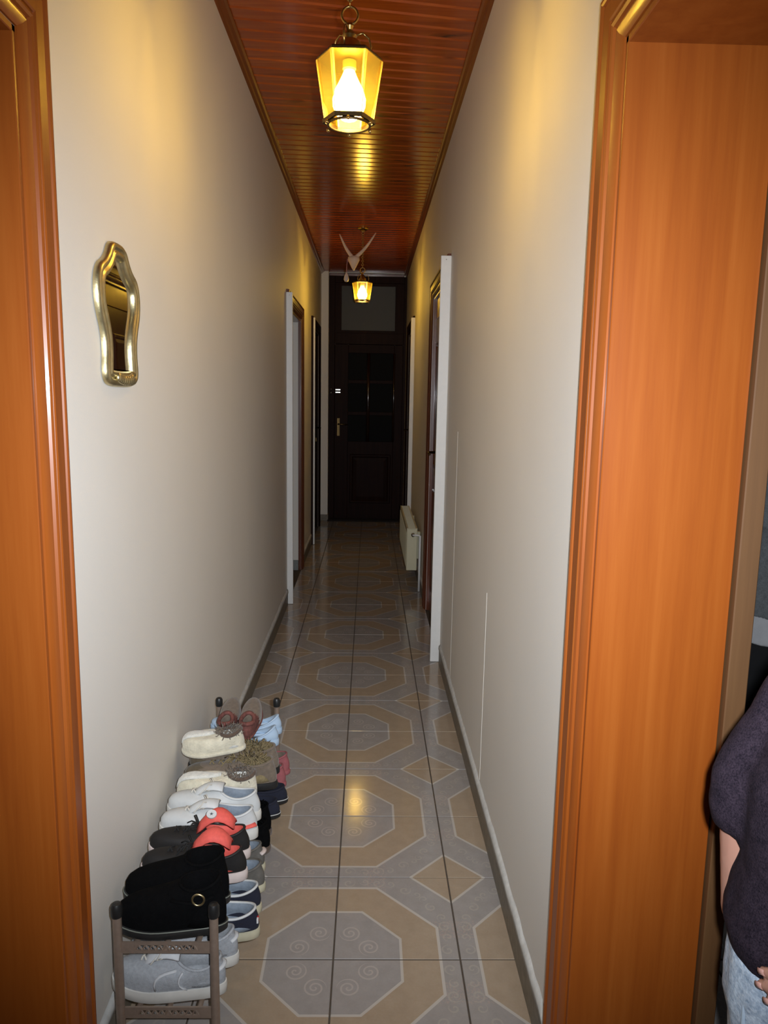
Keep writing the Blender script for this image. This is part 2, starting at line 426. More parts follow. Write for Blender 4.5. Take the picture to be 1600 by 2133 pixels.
def lining(parent, x0, x1, h, mat, t=.012):
    for nm, q in (('jamb_panel', (h['y1']-t*0, h['y1']-t)), ('jamb_panel', (h['y0']+t, h['y0']))):
        bm = B(); box(bm, x0, x1, q[1], q[0], 0, h['z'], .0015); obj(nm, bm, mat, parent)
    bm = B(); box(bm, x0, x1, h['y0'], h['y1'], h['z']-t, h['z'], .0015); obj('head_panel', bm, mat, parent)
# near right doorway: wide lacquered jamb, then the darker, duller brown rebate edge towards the room
d1 = struct('door_1'); h = dict(DR0)
casing(d1, XR, -1, h['y0'], h['y1'], h['z'], M_LACQ)
lining(d1, XR-.001, XR+WT-.008, h, M_LACQ)
for yy in (h['y1'], h['y0']):
    dr = -1 if yy == h['y1'] else 1
    bm = B(); a, b = yy+dr*.0, yy+dr*.026
    box(bm, XR+WT-.006, XR+WT+.032, min(a, b)-.0, max(a, b), 0, h['z']+.0, .002); obj('rebate_post', bm, M_DULLW, d1)
bm = B(); box(bm, XR+WT-.006, XR+WT+.032, h['y0'], h['y1'], h['z']-.026, h['z'], .002); obj('rebate_head', bm, M_DULLW, d1)
# near left doorway
d2 = struct('door_2'); h = dict(DL0)
casing(d2, XL, 1, h['y0'], h['y1'], h['z'], M_LACQ, .086)
lining(d2, XL-WT+.008, XL+.001, h, M_LACQ)
# right, second: closed red-brown door with transom panel
def handle(parent, x, s, y, z, dirn):
    bm = B(); box(bm, x, x+s*.006, y-.018, y+.018, z-.115, z+.115, .002); p = obj('handle_plate', bm, M_BRASS, parent)
    bm = B(); tube(bm, [(x, y, z+.035), (x+s*.045, y, z+.035), (x+s*.05, y+dirn*.02, z+.035), (x+s*.05, y+dirn*.11, z+.03)], [.009, .008, .008, .007], 8); obj('lever', bm, M_DBRASS, p, None, True)
def closed_door(name, x, s, h, mat, hy, hdir, panel=None):
    d = struct(name); casing(d, x, s, h['y0'], h['y1'], h['z'], mat, .095)
    lining(d, min(x-s*.001, x-s*WT), max(x-s*.001, x-s*WT), h, mat)
    zt = h['z']-.14
    xi = x-s*.018
    bm = B(); box(bm, min(xi, xi-s*.04), max(xi, xi-s*.04), h['y0']+.013, h['y1']-.013, .012, zt, .002); leaf = obj('door_leaf', bm, mat, d)
    for za, zb in ((.18, .86), (1.0, zt-.15)):
        for ya, yb in ((h['y0']+.12, (h['y0']+h['y1'])/2-.05), ((h['y0']+h['y1'])/2+.05, h['y1']-.12)):
            bm = B(); R = []
            for dd, xx in ((0, xi), (.006, xi+s*.008), (.02, xi+s*.008), (.03, xi+s*.002), (.05, xi+s*.006)):
                R.append([Vector((xx, yy, zz)) for yy, zz in ((ya+dd, za+dd), (yb-dd, za+dd), (yb-dd, zb-dd), (ya+dd, zb-dd))])
            rings(bm, R, True, False, True); obj('door_panel', bm, mat, leaf)
    bm = B(); box(bm, min(xi, xi-s*.04), max(xi, xi-s*.04), h['y0']+.013, h['y1']-.013, zt+.004, h['z']-.013, .002); obj('transom_panel', bm, panel or mat, d)
    handle(leaf, xi, s, hy, 1.075, hdir)
    return d
closed_door('door_3', XR, -1, DR1, M_REDW, 2.96, -1, M_LACQ)  # lighter orange transom panel: the lamp's reflection is put into its colour
closed_door('door_4', XR, -1, DR2, M_DARKW, 6.18, -1)
closed_door('door_5', XL, 1, DL2, M_DARKW, 6.33, -1)
d6 = struct('door_6'); casing(d6, XL, 1, DL1['y0'], DL1['y1'], DL1['z'], M_REDW, .095); 
bm = B(); box(bm, XL-WT, XL+.0, DL1['y0'], DL1['y1'], DL1['z']-.02, DL1['z'], .0015); obj('head_panel', bm, M_REDW, d6)
bm = B(); box(bm, XL-.02, XL, DL1['y1']-.012, DL1['y1'], 0, DL1['z'], .0015); obj('jamb_panel', bm, M_REDW, d6)

# white battens standing proud beside the far doorways
k = 4
for x, s, y, z1, wdt in ((XL, 1, 3.33, 2.125, .041), (XL, 1, 5.45, 2.18, .036), (XR, -1, 2.21, 2.172, .053), (XR, -1, 5.27, 2.178, .036)):
    bm = B(); xa, xb = sorted((x, x+s*wdt)); box(bm, xa, xb, y-.012, y+.012, .002, z1, .002)
    o = obj('trim_%d' % k, bm, M_WHITE, None, 'structure'); k += 1
    bm = B(); tube(bm, [(x+s*wdt*.5, y-.0125, z1-.02), (x+s*wdt*.5, y-.0145, z1-.02)], .003, 8); obj('screw', bm, M_CHROME, o)

# ---- front door at the end of the corridor
fd = struct('door_7'); YD = YE
bm = B()
box(bm, -.402, -.335, YD-.055, YD, 0, ZC-.035, .003); box(bm, XR-.03, XR, YD-.055, YD, 0, ZC-.035, .003)
box(bm, -.335, XR-.03, YD-.055, YD, ZC-.11, ZC-.035, .003); box(bm, -.335, XR-.03, YD-.055, YD, 2.045, 2.17, .003)
obj('door_frame', bm, M_DARKW, fd)
bm = B(); box(bm, -.335, XR-.03, YD-.03, YD-.005, 2.17, ZC-.11); obj('transom_surround', bm, M_DARKW, fd)
bm = B(); box(bm, -.262, .355, YD-.034, YD-.029, 2.20, ZC-.14, .002); obj('transom_pane', bm, plain('dim_transom_glass', (.014, .014, .010, 1), .5, 0, .1, 5), fd)
X0, X1 = -.333, XR-.032
px = [(-.178, .035), (.077, .353)]; pz = [(.93, 1.235), (1.275, 1.60), (1.64, 1.945)]
bm = B()
box(bm, X0, -.178, YD-.05, YD-.006, .004, 2.042, .003); box(bm, .353, X1, YD-.05, YD-.006, .004, 2.042, .003)
box(bm, -.178, .353, YD-.05, YD-.006, .004, .93, .003); box(bm, -.178, .353, YD-.05, YD-.006, 1.945, 2.042, .003)
leaf = obj('door_leaf', bm, M_DARKW, fd)
for a, b in px:
    for c, d in pz:
        bm = B(); box(bm, a, b, YD-.032, YD-.026, c, d); obj('pane', bm, M_DGLASS, leaf)
bm = B(); tube(bm, [(.056, YD-.043, .93), (.056, YD-.043, 1.945)], .021, 10, True, .6); obj('glazing_bar', bm, M_GLOSSW, leaf, None, True)
for z in (1.255, 1.62):
    bm = B(); box(bm, -.178, .353, YD-.044, YD-.030, z-.02, z+.02, .003); obj('glazing_bar', bm, M_DARKW, leaf)
bm = B(); tube(bm, [(.353, YD-.046, .93), (.353, YD-.046, 1.945)], .014, 10); obj('glazing_bead', bm, M_GLOSSW, leaf, None, True)
for a, b, c, d in ((-.15, .33, .2, .78),):
    bm = B(); R = []
    for dd, yy in ((0, YD-.05), (.008, YD-.062), (.025, YD-.062), (.04, YD-.052), (.08, YD-.058)):
        R.append([Vector((xx, yy, zz)) for xx, zz in ((a+dd, c+dd), (b-dd, c+dd), (b-dd, d-dd), (a+dd, d-dd))])
    rings(bm, R, True, False, True); obj('door_panel', bm, M_DARKW, leaf)
bm = B(); box(bm, -.305, -.27, YD-.058, YD-.05, .99, 1.20, .003); hp = obj('handle_plate', bm, M_DBRASS, leaf)
bm = B(); tube(bm, [(-.288, YD-.055, 1.13), (-.288, YD-.10, 1.13), (-.27, YD-.105, 1.13), (-.18, YD-.105, 1.125)], .009, 8); obj('lever', bm, M_DBRASS, hp, None, True)
for z in (1.495, 1.525):
    bm = B(); box(bm, -.325, -.265, YD-.060, YD-.05, z-.008, z+.008, .002); obj('lock_plate', bm, M_CHROME, leaf)
for z in (1.49, 1.53):
    bm = B(); ball(bm, (-.372, YD-.06, z), .0105); obj('frame_stud', bm, M_CHROME, fd, None, True)
bm = B(); box(bm, -.402, XR, YE-.20, YE-.056, 0, .018, .004); obj('threshold', bm, plain('dark_mat_brown', (.02, .014, .012, 1), .9, 0, .3, 120, .4, 'pos'), fd)

# ================================================================== THINGS
# ---- lanterns
def hexpts(R, z, rot=0, n=6): return [Vector((R*cos(pi/3*k*6/n+rot), R*sin(pi/3*k*6/n+rot), z)) for k in range(n)]
def lantern(x, y, ztop, label):
    """origin: the ceiling rose; ztop = height of the upper corners of the glass"""
    t = thing('pendant_lantern', label, 'lamp', (x, y, ZC), (0, 0, 0), 'hallway lanterns')
    z0 = ztop-ZC; H = .140; RT, RB = .085, .063
    bm = B(); lathe(bm, [(.0, -.032), (.012, -.030), (.016, -.022), (.040, -.014), (.046, -.006), (.046, 0), (0, 0)], 24); obj('ceiling_rose', bm, M_BRASS, t, None, angle=.6)
    bm = B(); torus(bm, (0, 0, -.042), .010, .0022, 16, 6, 'y'); obj('ceiling_hook', bm, M_BRASS, t, None, True)
    # chain
    zc = -.055; i = 0; bm = B()
    zend = z0+.128
    while zc > zend:
        torus(bm, (0, 0, zc-.007), .0085, .0018, 12, 6, 'x' if i % 2 else 'y'); zc -= .0145; i += 1
    ch = obj('chain', bm, M_BRASS, t, None, True)
    # cable woven through the chain
    bm = B(); tube(bm, [(.004*cos(q), .004*sin(q), -.03+(zend+.01+.03)*q/20) for q in range(21)], .0022, 6); obj('cable', bm, M_DBRASS, t, None, True)
    bm = B(); torus(bm, (0, 0, z0+.105), .020, .0032, 24, 8, 'y'); obj('hanging_ring', bm, M_BRASS, t, None, True)
    bm = B(); lathe(bm, [(0, z0+.088), (.007, z0+.087), (.010, z0+.080), (.006, z0+.072), (.013, z0+.066), (.019, z0+.058), (.012, z0+.050), (.024, z0+.046), (.030, z0+.036), (.034, z0+.020), (.034, z0+.012), (0, z0+.012)], 24)
    obj('dome', bm, M_BRASS, t, None, angle=.6)
    for k in range(3):      # curled arms holding the cap
        a = 2*pi*k/3+.3; bm = B(); e = Vector((cos(a), sin(a), 0))
        tube(bm, [e*.016+Vector((0, 0, z0+.062)), e*.034+Vector((0, 0, z0+.070)), e*.050+Vector((0, 0, z0+.060)), e*.056+Vector((0, 0, z0+.042)), e*.050+Vector((0, 0, z0+.016))], .0024, 6); obj('scroll_arm', bm, M_BRASS, t, None, True)
    bm = B(); rings(bm, [hexpts(.05, z0+.016), hexpts(RT*.93, z0+.010), hexpts(RT*.96, z0+.006), hexpts(RT*.96, z0+.001), hexpts(RT*.80, z0+.001)], True, True, True); obj('cap', bm, M_DBRASS, t)
    # six glass panes with bevelled edges left clear at the corners
    for k in range(6):
        a0, a1 = pi/3*k, pi/3*(k+1)
        P = lambda R, a, z: Vector((R*cos(a), R*sin(a), z))
        A, Bq, C, D = P(RT, a0, z0), P(RT, a1, z0), P(RB, a1, z0-H), P(RB, a0, z0-H)
        def at(u, v): 
            top = A.lerp(Bq, u); bot = D.lerp(C, u); return top.lerp(bot, v)
        nrm = (Bq-A).cross(D-A).normalized(); cen = at(.5, .5); 
        if nrm.dot(Vector((cen.x, cen.y, 0))) < 0: nrm = -nrm
        e = .085; th = .0035
        bm = B(); q = [at(e, 0), at(1-e, 0), at(1-e, 1), at(e, 1)]
        rings(bm, [q, [p-nrm*th for p in q]], True, True, True); pn = obj('glass_pane', bm, M_LGLASS, t)
        bm = B()
        for (u0, u1) in ((.02, e), (1-e, .98)):
            q = [at(u0, 0), at(u1, 0), at(u1, 1), at(u0, 1)]; inn = [p-nrm*th*.6 for p in q]
            rings(bm, [q, inn], True, True, True)
        obj('bevelled_edge', bm, M_LEDGE, pn)
    zb = z0-H
    bm = B(); rings(bm, [hexpts(RB+.004, zb+.004), hexpts(RB+.004, zb-.006), hexpts(RB-.003, zb-.006), hexpts(RB-.003, zb+.004), hexpts(RB+.004, zb+.004)], True); obj('bottom_frame', bm, M_DBRASS, t)
    bm = B(); torus(bm, (0, 0, zb-.009), RB-.010, .0034, 36, 8); obj('bottom_ring', bm, M_DBRASS, t, None, True)
    for k in range(6):
        bm = B(); ball(bm, ((RB-.001)*cos(pi/3*k+pi/6), (RB-.001)*sin(pi/3*k+pi/6), zb-.012), .0052, 10, 8); obj('brass_bead', bm, M_BRASS, t, None, True)
    bm = B(); lathe(bm, [(0, z0+.0), (.017, z0), (.017, z0-.018), (.013, z0-.022), (0, z0-.022)], 20); obj('lamp_holder', bm, plain('cream_holder', (.6, .5, .3, 1), .5), t, None, angle=.6)
    bm = B(); pr = [(0, z0-.022), (.014, z0-.024), (.018, z0-.034), (.026, z0-.050), (.036, z0-.068), (.042, z0-.088), (.041, z0-.106), (.033, z0-.124), (.018, z0-.136), (0, z0-.140)]
    lathe(bm, pr, 20); obj('light_bulb', bm, M_BULB, t, None, True)
    return t
lantern(.0125, .27, 2.279, 'amber glass brass lantern with lit bulb hanging close to the camera')
lantern(.0, 4.70, 2.392, 'small lit amber glass lantern hanging at the far end by the front door')

# ---- hanging ornament with raised wings and pull drop (between far lantern and camera)
M_ORN = plain('pale_painted_wood', (.66, .52, .40, 1), .6, 0, .15, 20)
orn = thing('hanging_bird_ornament', 'pale hanging ornament with two raised wings in front of far lantern', 'ornament', (-.07, 4.50, 2.53))
bm = B(); R = []
for z, rx, ry in ((.045, .018, .016), (.035, .046, .026), (.012, .048, .03), (-.015, .034, .026), (-.045, .019, .016), (-.07, .004, .004)):
    R.append([Vector((rx*cos(2*pi*k/14), ry*sin(2*pi*k/14), z)) for k in range(14)])
rings(bm, R, True, True, True); obj('body', bm, M_ORN, orn, None, True)
for nm, tip, base in (('wing', (-.116, .02, .214), (-.012, 0, .035)), ('wing', (.176, .02, .231), (.016, 0, .035))):
    bm = B(); t_, b_ = Vector(tip), Vector(base); R = []
    for i in range(9):
        u = i/8; c = b_.lerp(t_, u)+Vector((0, 0, -.018*sin(pi*u))); wdt = .013*(1-u)**.7+.0035; d = (t_-b_).normalized(); n_ = d.cross(Vector((0, 1, 0)))
        R.append([c+n_*wdt*cos(2*pi*k/8)+Vector((0, 1, 0))*wdt*.6*sin(2*pi*k/8) for k in range(8)])
    rings(bm, R, True, True, True); obj(nm, bm, M_ORN, orn, None, True)
bm = B(); tube(bm, [(0, 0, .04), (0, 0, ZC-2.53)], .0012, 5); obj('hanging_thread', bm, M_DBRASS, orn)
bm = B(); tube(bm, [(-.05, 0, .02), (-.056, 0, -.03), (-.058, 0, -.09)], .004, 6); tube(bm, [(-.05, 0, .0), (-.02, 0, .02)], .003, 6); obj('pull_cord', bm, plain('pink_cord', (.3, .15, .15, 1), .8), orn)
bm = B(); lathe(bm, [(0, -.16), (.014, -.156), (.021, -.140), (.018, -.12), (.008, -.095), (.003, -.082), (0, -.08)], 14, (-.059, 0, 0)); obj('pull_drop', bm, plain('white_drop', (.55, .5, .5, 1), .4), orn, None, True)

# ---- radiator on the right wall
rd = thing('radiator', 'ivory panel radiator low on right wall beyond the red-brown door', 'radiator', (XR, 3.74, .155))
RL, RH, RD0, RD1 = 1.18, .315, -.035, -.115
bm = B(); box(bm, RD1, RD1+.012, 0, RL, 0, RH, .004)
n = 26
obj('front_panel', bm, M_IVORY, rd)
for i in range(24):
    y = .04+i*(RL-.08)/23; bm = B(); box(bm, RD1-.004, RD1+.002, y-.012, y+.012, .025, RH-.025, .003); obj('panel_rib', bm, M_IVORY, rd)
bm = B(); box(bm, RD0-.012, RD0, 0, RL, 0, RH, .004); obj('rear_panel', bm, M_IVORY, rd)
for nm, y in (('side_cover', 0), ('side_cover', RL-.004)):
    bm = B(); box(bm, RD1+.002, RD0-.002, y-.002, y+.006, .0, RH+.004, .002); obj(nm, bm, M_IVORY, rd)
bm = B(); box(bm, RD1, RD1+.012, 0, RL, RH, RH+.008); box(bm, RD0-.012, RD0, 0, RL, RH, RH+.008)
for i in range(60): y = .01+i*(RL-.02)/59; box(bm, RD1+.011, RD0-.011, y-.003, y+.003, RH, RH+.007)
g = obj('top_grille', bm, M_IVORY, rd)
bm = B(); tube(bm, [(-.07, -.002, RH-.035), (-.07, -.045, RH-.035), (-.035, -.05, RH-.035), (-.018, -.05, RH-.04), (-.018, -.05, RH-.16), (-.018, -.05, -.15)], .0085, 10); obj('supply_pipe', bm, M_WHITE, rd, None, True)
bm = B(); tube(bm, [(-.07, -.012, RH-.035), (-.07, -.05, RH-.035)], .014, 12); obj('valve', bm, M_CHROME, rd, None, True)
for y in (.2, RL-.2):
    bm = B(); box(bm, RD0-.002, -.0005, y-.02, y+.02, .05, RH-.05, .002); obj('wall_bracket', bm, M_IVORY, rd)

# ---- waisted gold mirror on the left wall
mo = thing('wall_mirror', 'small waisted gold-framed mirror hanging on the left wall', 'mirror', (XL, -.052, 1.62))
half = [(0, .152), (.032, .150), (.050, .140), (.062, .122), (.082, .106), (.112, .094), (.130, .070), (.135, .035), (.128, 0), (.108, -.035), (.099, -.062), (.099, -.090), (.103, -.112), (.103, -.130), (.094, -.147), (.07, -.154), (.03, -.156)]
def smooth_loop(pts, it=2):
    for _ in range(it):
        q = []
        for i in range(len(pts)):
            a, b = Vector(pts[i]), Vector(pts[(i+1) % len(pts)]); q += [a*.75+b*.25, a*.25+b*.75]
        pts = q
    return [(p[0], p[1]) for p in pts]
outl = [(y, z) for y, z in half]+[(-y, z) for y, z in half[::-1] if y > 0]
outl = smooth_loop([(p[0], p[1], 0)[:2] if False else Vector((p[0], p[1], 0)) for p in outl], 2)
nrm = []
for i in range(len(outl)):
    a, b = outl[i-1], outl[(i+1) % len(outl)]; d = Vector((b[0]-a[0], b[1]-a[1])); d.normalize(); nrm.append((-d.y, d.x))
cenz = sum(p[1] for p in outl)/len(outl)
sg = 1 if (nrm[0][0]*(-outl[0][0])+nrm[0][1]*(cenz-outl[0][1])) > 0 else -1
bm = B(); R = []
for d, x in ((0, .002), (0, .008), (.003, .014), (.009, .0175), (.014, .016), (.0165, .012), (.0185, .012), (.021, .016), (.027, .018), (.032, .0145), (.035, .009), (.035, .003)):
    R.append([Vector((x, y+sg*n_[0]*d, z+sg*n_[1]*d)) for (y, z), n_ in zip(outl, nrm)])
rings(bm, R, True); obj('mirror_frame', bm, M_GOLD, mo, None, True)
bm = B(); ins = [Vector((.006, y+sg*n_[0]*.034, z+sg*n_[1]*.034)) for (y, z), n_ in zip(outl, nrm)]
rings(bm, [[p-Vector((.004, 0, 0)) for p in ins], ins], True, True, True); obj('mirror_glass', bm, M_MIRROR, mo)
bm = B()
for i in range(9):
    a = (i-4)/4*1.1; ball(bm, (.018, .05*sin(a), -.131-.010*cos(a)), .011, 8, 6, (.6, 1, 1.0))
obj('carved_leaf', bm, M_GOLD, mo, None, True)

# ---- shoe rack
RX0, RX1, RY0, RY1 = -.440, -.238, -.318, .748
rk = thing('shoe_rack', 'two-tier bronze metal shoe rack full of shoes along the left wall', 'shoe rack', (RX0, RY0, 0))
Lw, Dp = RX1-RX0, RY1-RY0
for x in (0, Lw):
    for y in (0, Dp):
        bm = B(); tube(bm, [(x, y, .012), (x, y, .372)], .0095, 14); po = obj('post', bm, M_STEEL, rk, None, angle=.6)
        bm = B(); lathe(bm, [(0, .368), (.0115, .368), (.0125, .374), (.0125, .390), (.009, .397), (0, .399)], 14, (x, y, 0)); obj('end_cap', bm, M_BLACKP, po, None, angle=.6)
        bm = B(); lathe(bm, [(0, 0), (.0125, 0), (.0125, .014), (.0105, .02), (0, .02)], 14, (x, y, 0)); obj('foot_cap', bm, M_BLACKP, po, None, angle=.6)
for z in (.295, .140):
    for y in (0, Dp):
        bm = B()
        box(bm, .008, Lw-.008, y-.002, y+.002, z+.006, z+.013); box(bm, .008, Lw-.008, y-.002, y+.002, z-.013, z-.006)
        box(bm, .008, .034, y-.002, y+.002, z-.006, z+.006); box(bm, Lw-.034, Lw-.008, y-.002, y+.002, z-.006, z+.006)
        for i in range(9):
            x0 = .036+i*(Lw-.072)/9; x1 = x0+(Lw-.072)/9; xm = (x0+x1)/2
            for p, q in (((x0, -.006), (xm, .006)), ((xm, .006), (x1, -.006))):
                tube(bm, [(p[0], y, z+p[1]), (q[0], y, z+q[1])], .0019, 4)
        obj('end_plate', bm, M_STEEL, rk)
    for x in (.035, .100, .165):
        for y0, y1, r in ((0, Dp*.56, .0062), (Dp*.5, Dp, .0048)):
            bm = B(); tube(bm, [(x, y0, z), (x, y1, z)], r, 10); obj('rail', bm, M_STEEL, rk, None, angle=.8)

# ---- shoes
def smoothstep(a, b, x):
    t = max(0, min(1, (x-a)/(b-a))); return t*t*(3-2*t)
SG = 'shoes on the hallway shoe rack'
def shoe(name, label, cat, loc, rotz, L=.25, W=.088, sole_h=.022, rim_h=.075, rim_f=.070, x0=.012, x1=.105, bw=.026, toe_h=.05, spring=.012,
         m_up=None, m_sole=None, m_in=None, m_collar=None, m_toe=None, toe_at=.80, welt=None, heel_h=0.0, laces=None, m_lace=None, tongue=None, m_tongue=None, tilt=0.0, roll=0.0, dip=.006, extra=None, collar_r=.0035, strap=None):
    t = thing(name, label, cat, loc, (roll, tilt, rotz), SG)
    N = 44
    def hw(u):
        e = max(0., 1-abs(2*u-1)**2.7)**(1/2.2)
        return W/2*e*(.74+.26*smoothstep(.2, .66, u))
    def lift(u): return spring*max(0, (u-.62)/.38)**2 + heel_h*(1-smoothstep(.18, .5, u))
    PH = [2*pi*i/N for i in range(N)]
    def base(ph, grow=0.0):
        u = (1-cos(ph))/2; sgn = 1 if sin(ph) >= 0 else -1
        return Vector((L*u-grow*cos(ph), sgn*hw(u)+grow*sin(ph), sole_h+lift(u)))
    cx, ax = (x0+x1)/2, (x1-x0)/2
    def rim(ph, k=1.0):
        u = (1-cos(ph))/2
        return Vector((cx-ax*k*cos(ph), bw*k*sin(ph), rim_h*(1-u)+rim_f*u-dip*sin(ph)**2+heel_h*.8*(1-.5*u)))
    def S(ph, s):
        b, r = base(ph), rim(ph); u = (1-cos(ph))/2
        th = toe_h*smoothstep(.35, .8, u)
        c1 = b+Vector((0, 0, max(.5*(r.z-b.z)*(1-u), 0)+th*1.15)); c1 += Vector((.006*(-cos(ph)), .10*W*sin(ph)*(1-.6*abs(cos(ph))), 0))
        kx = .35*smoothstep(.4, .9, u)
        c2 = Vector((r.x+(b.x-r.x)*kx, r.y+(b.y-r.y)*.25, r.z-(r.z-b.z)*(.30+.12*u)))
        q = 1-s
        return b*q**3+c1*3*q*q*s+c2*3*q*s*s+r*s**3
    ns = 9
    bm = B(); V = rings(bm, [[S(ph, k/ns) for ph in PH] for k in range(ns+1)], True)
    mats = [m_up]
    if m_toe:
        mats.append(m_toe)
        for f in bm.faces:
            if f.calc_center_median().x > L*toe_at: f.material_index = 1
    obj('upper', bm, mats, t, None, True)
    # sole
    bm = B(); R = []
    def so(ph, z, grow): p = base(ph, grow); p.z = (p.z-sole_h)*1.0+z; return p
    R = [[so(ph, 0, .0005) for ph in PH], [so(ph, .003, .0035) for ph in PH], [so(ph, sole_h*.75, .0042) for ph in PH], [so(ph, sole_h, .003) for ph in PH], [so(ph, sole_h+.0012, -.003) for ph in PH]]
    if heel_h:
        for p in R[0]: p.z = 0 if p.x < L*.36 else p.z
    rings(bm, R, True, True, True); sl = obj('sole', bm, m_sole, t, None, angle=.9)
    if welt:
        bm = B(); pts = [so(ph, sole_h-.001, .0038) for ph in PH]; tube(bm, pts+[pts[0]], .0014, 5, False); obj('welt', bm, welt, sl, None, True)
    # lining: down the inside to the insole
    bm = B(); R = [[rim(ph) for ph in PH], [rim(ph, .86) for ph in PH]]
    for zf, k in ((.6, .84), (.25, .9), (0, .98)):
        ring = []
        for ph in PH:
            r = rim(ph, k); u = (1-cos(ph))/2; zb = sole_h+.006+lift(u*.45); r.z = zb+(r.z-zb)*zf-(.004*zf); ring.append(r)
        R.append(ring)
    rings(bm, R, True, False, True); obj('lining', bm, m_in or m_up, t, None, True)
    bm = B(); pts = [rim(ph, .97) for ph in PH]; tube(bm, pts+[pts[0]], collar_r, 6, False); obj('collar', bm, m_collar or m_up, t, None, True)
    if tongue:
        hgt, twd = tongue; bm = B(); R = []
        p0 = S(pi, .62)
        for i in range(7):
            u = i/6; c = p0.lerp(Vector((x1-.012, 0, rim_f+hgt)), u)+Vector((0, 0, .012*sin(pi*u)+.002)); wv = twd*(.7+.3*u)
            d = Vector((.35, 0, .9)).normalized()
            R.append([c+Vector((0, wv*q, -.010*q*q))+d*o_ for q, o_ in ((-1, 0), (-.5, 0), (0, 0), (.5, 0), (1, 0), (1, -.005), (0, -.006), (-1, -.005))])
        rings(bm, R, True, True, True); obj('tongue', bm, m_tongue or m_up, t, None, True)
    if laces:
        bm = B(); dl = .30
        for k in range(laces):
            s = .58+.36*k/max(1, laces-1)
            for sg_ in (-1, 1):
                a, b = S(pi-sg_*dl*(1.0), s), S(pi+sg_*dl, min(1, s+.06)); n_ = Vector((.45, 0, .9))
                mid = (a+b)/2+n_*.007
                tube(bm, [a+n_*.003, a.lerp(mid, .6)+n_*.003, mid, b.lerp(mid, .6)+n_*.003, b+n_*.003], .0019, 5)
        s = .95; c = S(pi, s)+Vector((.004, 0, .010))
        for sg_ in (-1, 1):
            tube(bm, [c, c+Vector((.012, sg_*.018, .012)), c+Vector((.02, sg_*.032, .002)), c+Vector((.012, sg_*.02, -.004)), c], .0018, 5)
            tube(bm, [c, c+Vector((.022, sg_*.012, 0)), c+Vector((.036, sg_*.026, -.014))], .0017, 5)
        obj('laces', bm, m_lace, t, None, True)
    if extra: extra(t, S, rim, base)
    return t
suede = lambda n, c, v=.3: plain(n, c, .95, 0, v, 90, .4, 'obj', .25)
K_BLK = plain('black_suede', (.0035, .0035, .0038, 1), .95, 0, .3, 90, .4); K_BLK.node_tree.nodes['Principled BSDF'].inputs['Specular IOR Level'].default_value = .06; K_BSOLE = plain('black_rubber', (.014, .014, .014, 1), .5)
K_DARK = plain('dark_leather', (.008, .0065, .006, 1), .7, 0, .3, 40, .2); K_WSOLE = plain('white_rubber', (.62, .60, .55, 1), .5, 0, .12, 30); K_PSOLE = plain('pinkish_white_rubber', (.62, .52, .48, 1), .5, 0, .12, 30)
K_CORAL = plain('coral_mesh', (.75, .11, .085, 1), .75, 0, .15, 120, .2); K_WHITE = plain('white_leather', (.56, .57, .56, 1), .55, 0, .12, 30, .1)
K_BLUEG = plain('blue_grey_lining', (.22, .26, .31, 1), .9, 0, .25, 80, .3); K_CREAM = plain('cream_sheepskin', (.66, .61, .47, 1), 1.0, 0, .22, 60, .9, 'obj', .4)
K_FLEECE = plain('white_fleece', (.68, .67, .61, 1), 1.0, 0, .2, 90, 1.0, 'obj', .5)
K_OLIVE = suede('olive_brown_suede', (.105, .080, .048, 1)); K_TAUPE = suede('taupe_suede', (.17, .13, .095, 1)); K_BRN = suede('brown_suede', (.10, .065, .045, 1))
K_SKY = plain('light_blue_leather', (.42, .55, .70, 1), .45, 0, .08, 20); K_RED = plain('red_patterned_knit', (.16, .055, .045, 1), .9, 0, .95, 90, .6); K_PINK = plain('dusty_pink_cloth', (.36, .105, .115, 1), .85, 0, .2, 60, .2)
K_GREYM = plain('blue_grey_mesh', (.36, .375, .395, 1), .85, 0, .22, 150, .4); K_GREYP = plain('pale_grey_overlay', (.56, .57, .58, 1), .7, 0, .1, 60)
K_NAVY = plain('navy_canvas', (.011, .013, .028, 1), .9, 0, .25, 150, .4); K_GREYL = plain('grey_suede_leather', (.125, .115, .10, 1), .85, 0, .3, 60, .3); K_CSOLE = plain('cream_rubber', (.52, .48, .34, 1), .6, 0, .15, 40)
K_LACEW = plain('off_white_lace', (.60, .57, .50, 1), .9); K_LACEB = plain('brown_lace', (.10, .07, .05, 1), .9); K_LACEK = plain('black_lace', (.01, .01, .01, 1), .9)
K_FUR = plain('tan_fur', (.24, .185, .095, 1), 1.0, 0, .4, 120, .3)
ZU, ZL = .3022, .1472
T180 = pi
# 1-2 black suede ankle boots
def boot_extra(ring):
    def f(t, S, rim, base):
        if ring:
            bm = B(); c = (S(1.2, .70)+S(1.2, .78))/2
            torus(bm, c+Vector((.006, .0100, .008)), .0125, .0022, 24, 8, 'y'); obj('ring_buckle', bm, M_GOLD, t, None, True)
            bm = B(); p = [S(ph, .74)+Vector((0, .003 if sin(ph) > 0 else -.003, 0)) for ph in [.7+i*.12 for i in range(13)]]
            tube(bm, p, .006, 6, True, .4); obj('ankle_strap', bm, K_BLK, t, None, True)
    return f
for yy, lab, rg, rz, hx in ((-.268, 'black suede ankle boot with a gold ring buckle, frontmost on the top tier', True, pi+.02, -.222), (-.184, 'black suede ankle boot without visible buckle, just behind the buckled boot', False, pi-.02, -.232)):
    shoe('ankle_boot', lab, 'boot', (hx, yy, ZU), rz, .236, .074, .020, .124, .114, .010, .098, .036, .054, .012, K_BLK, K_BSOLE, K_BLK, welt=plain('dull_welt', (.16, .17, .14, 1), .5), extra=boot_extra(rg))
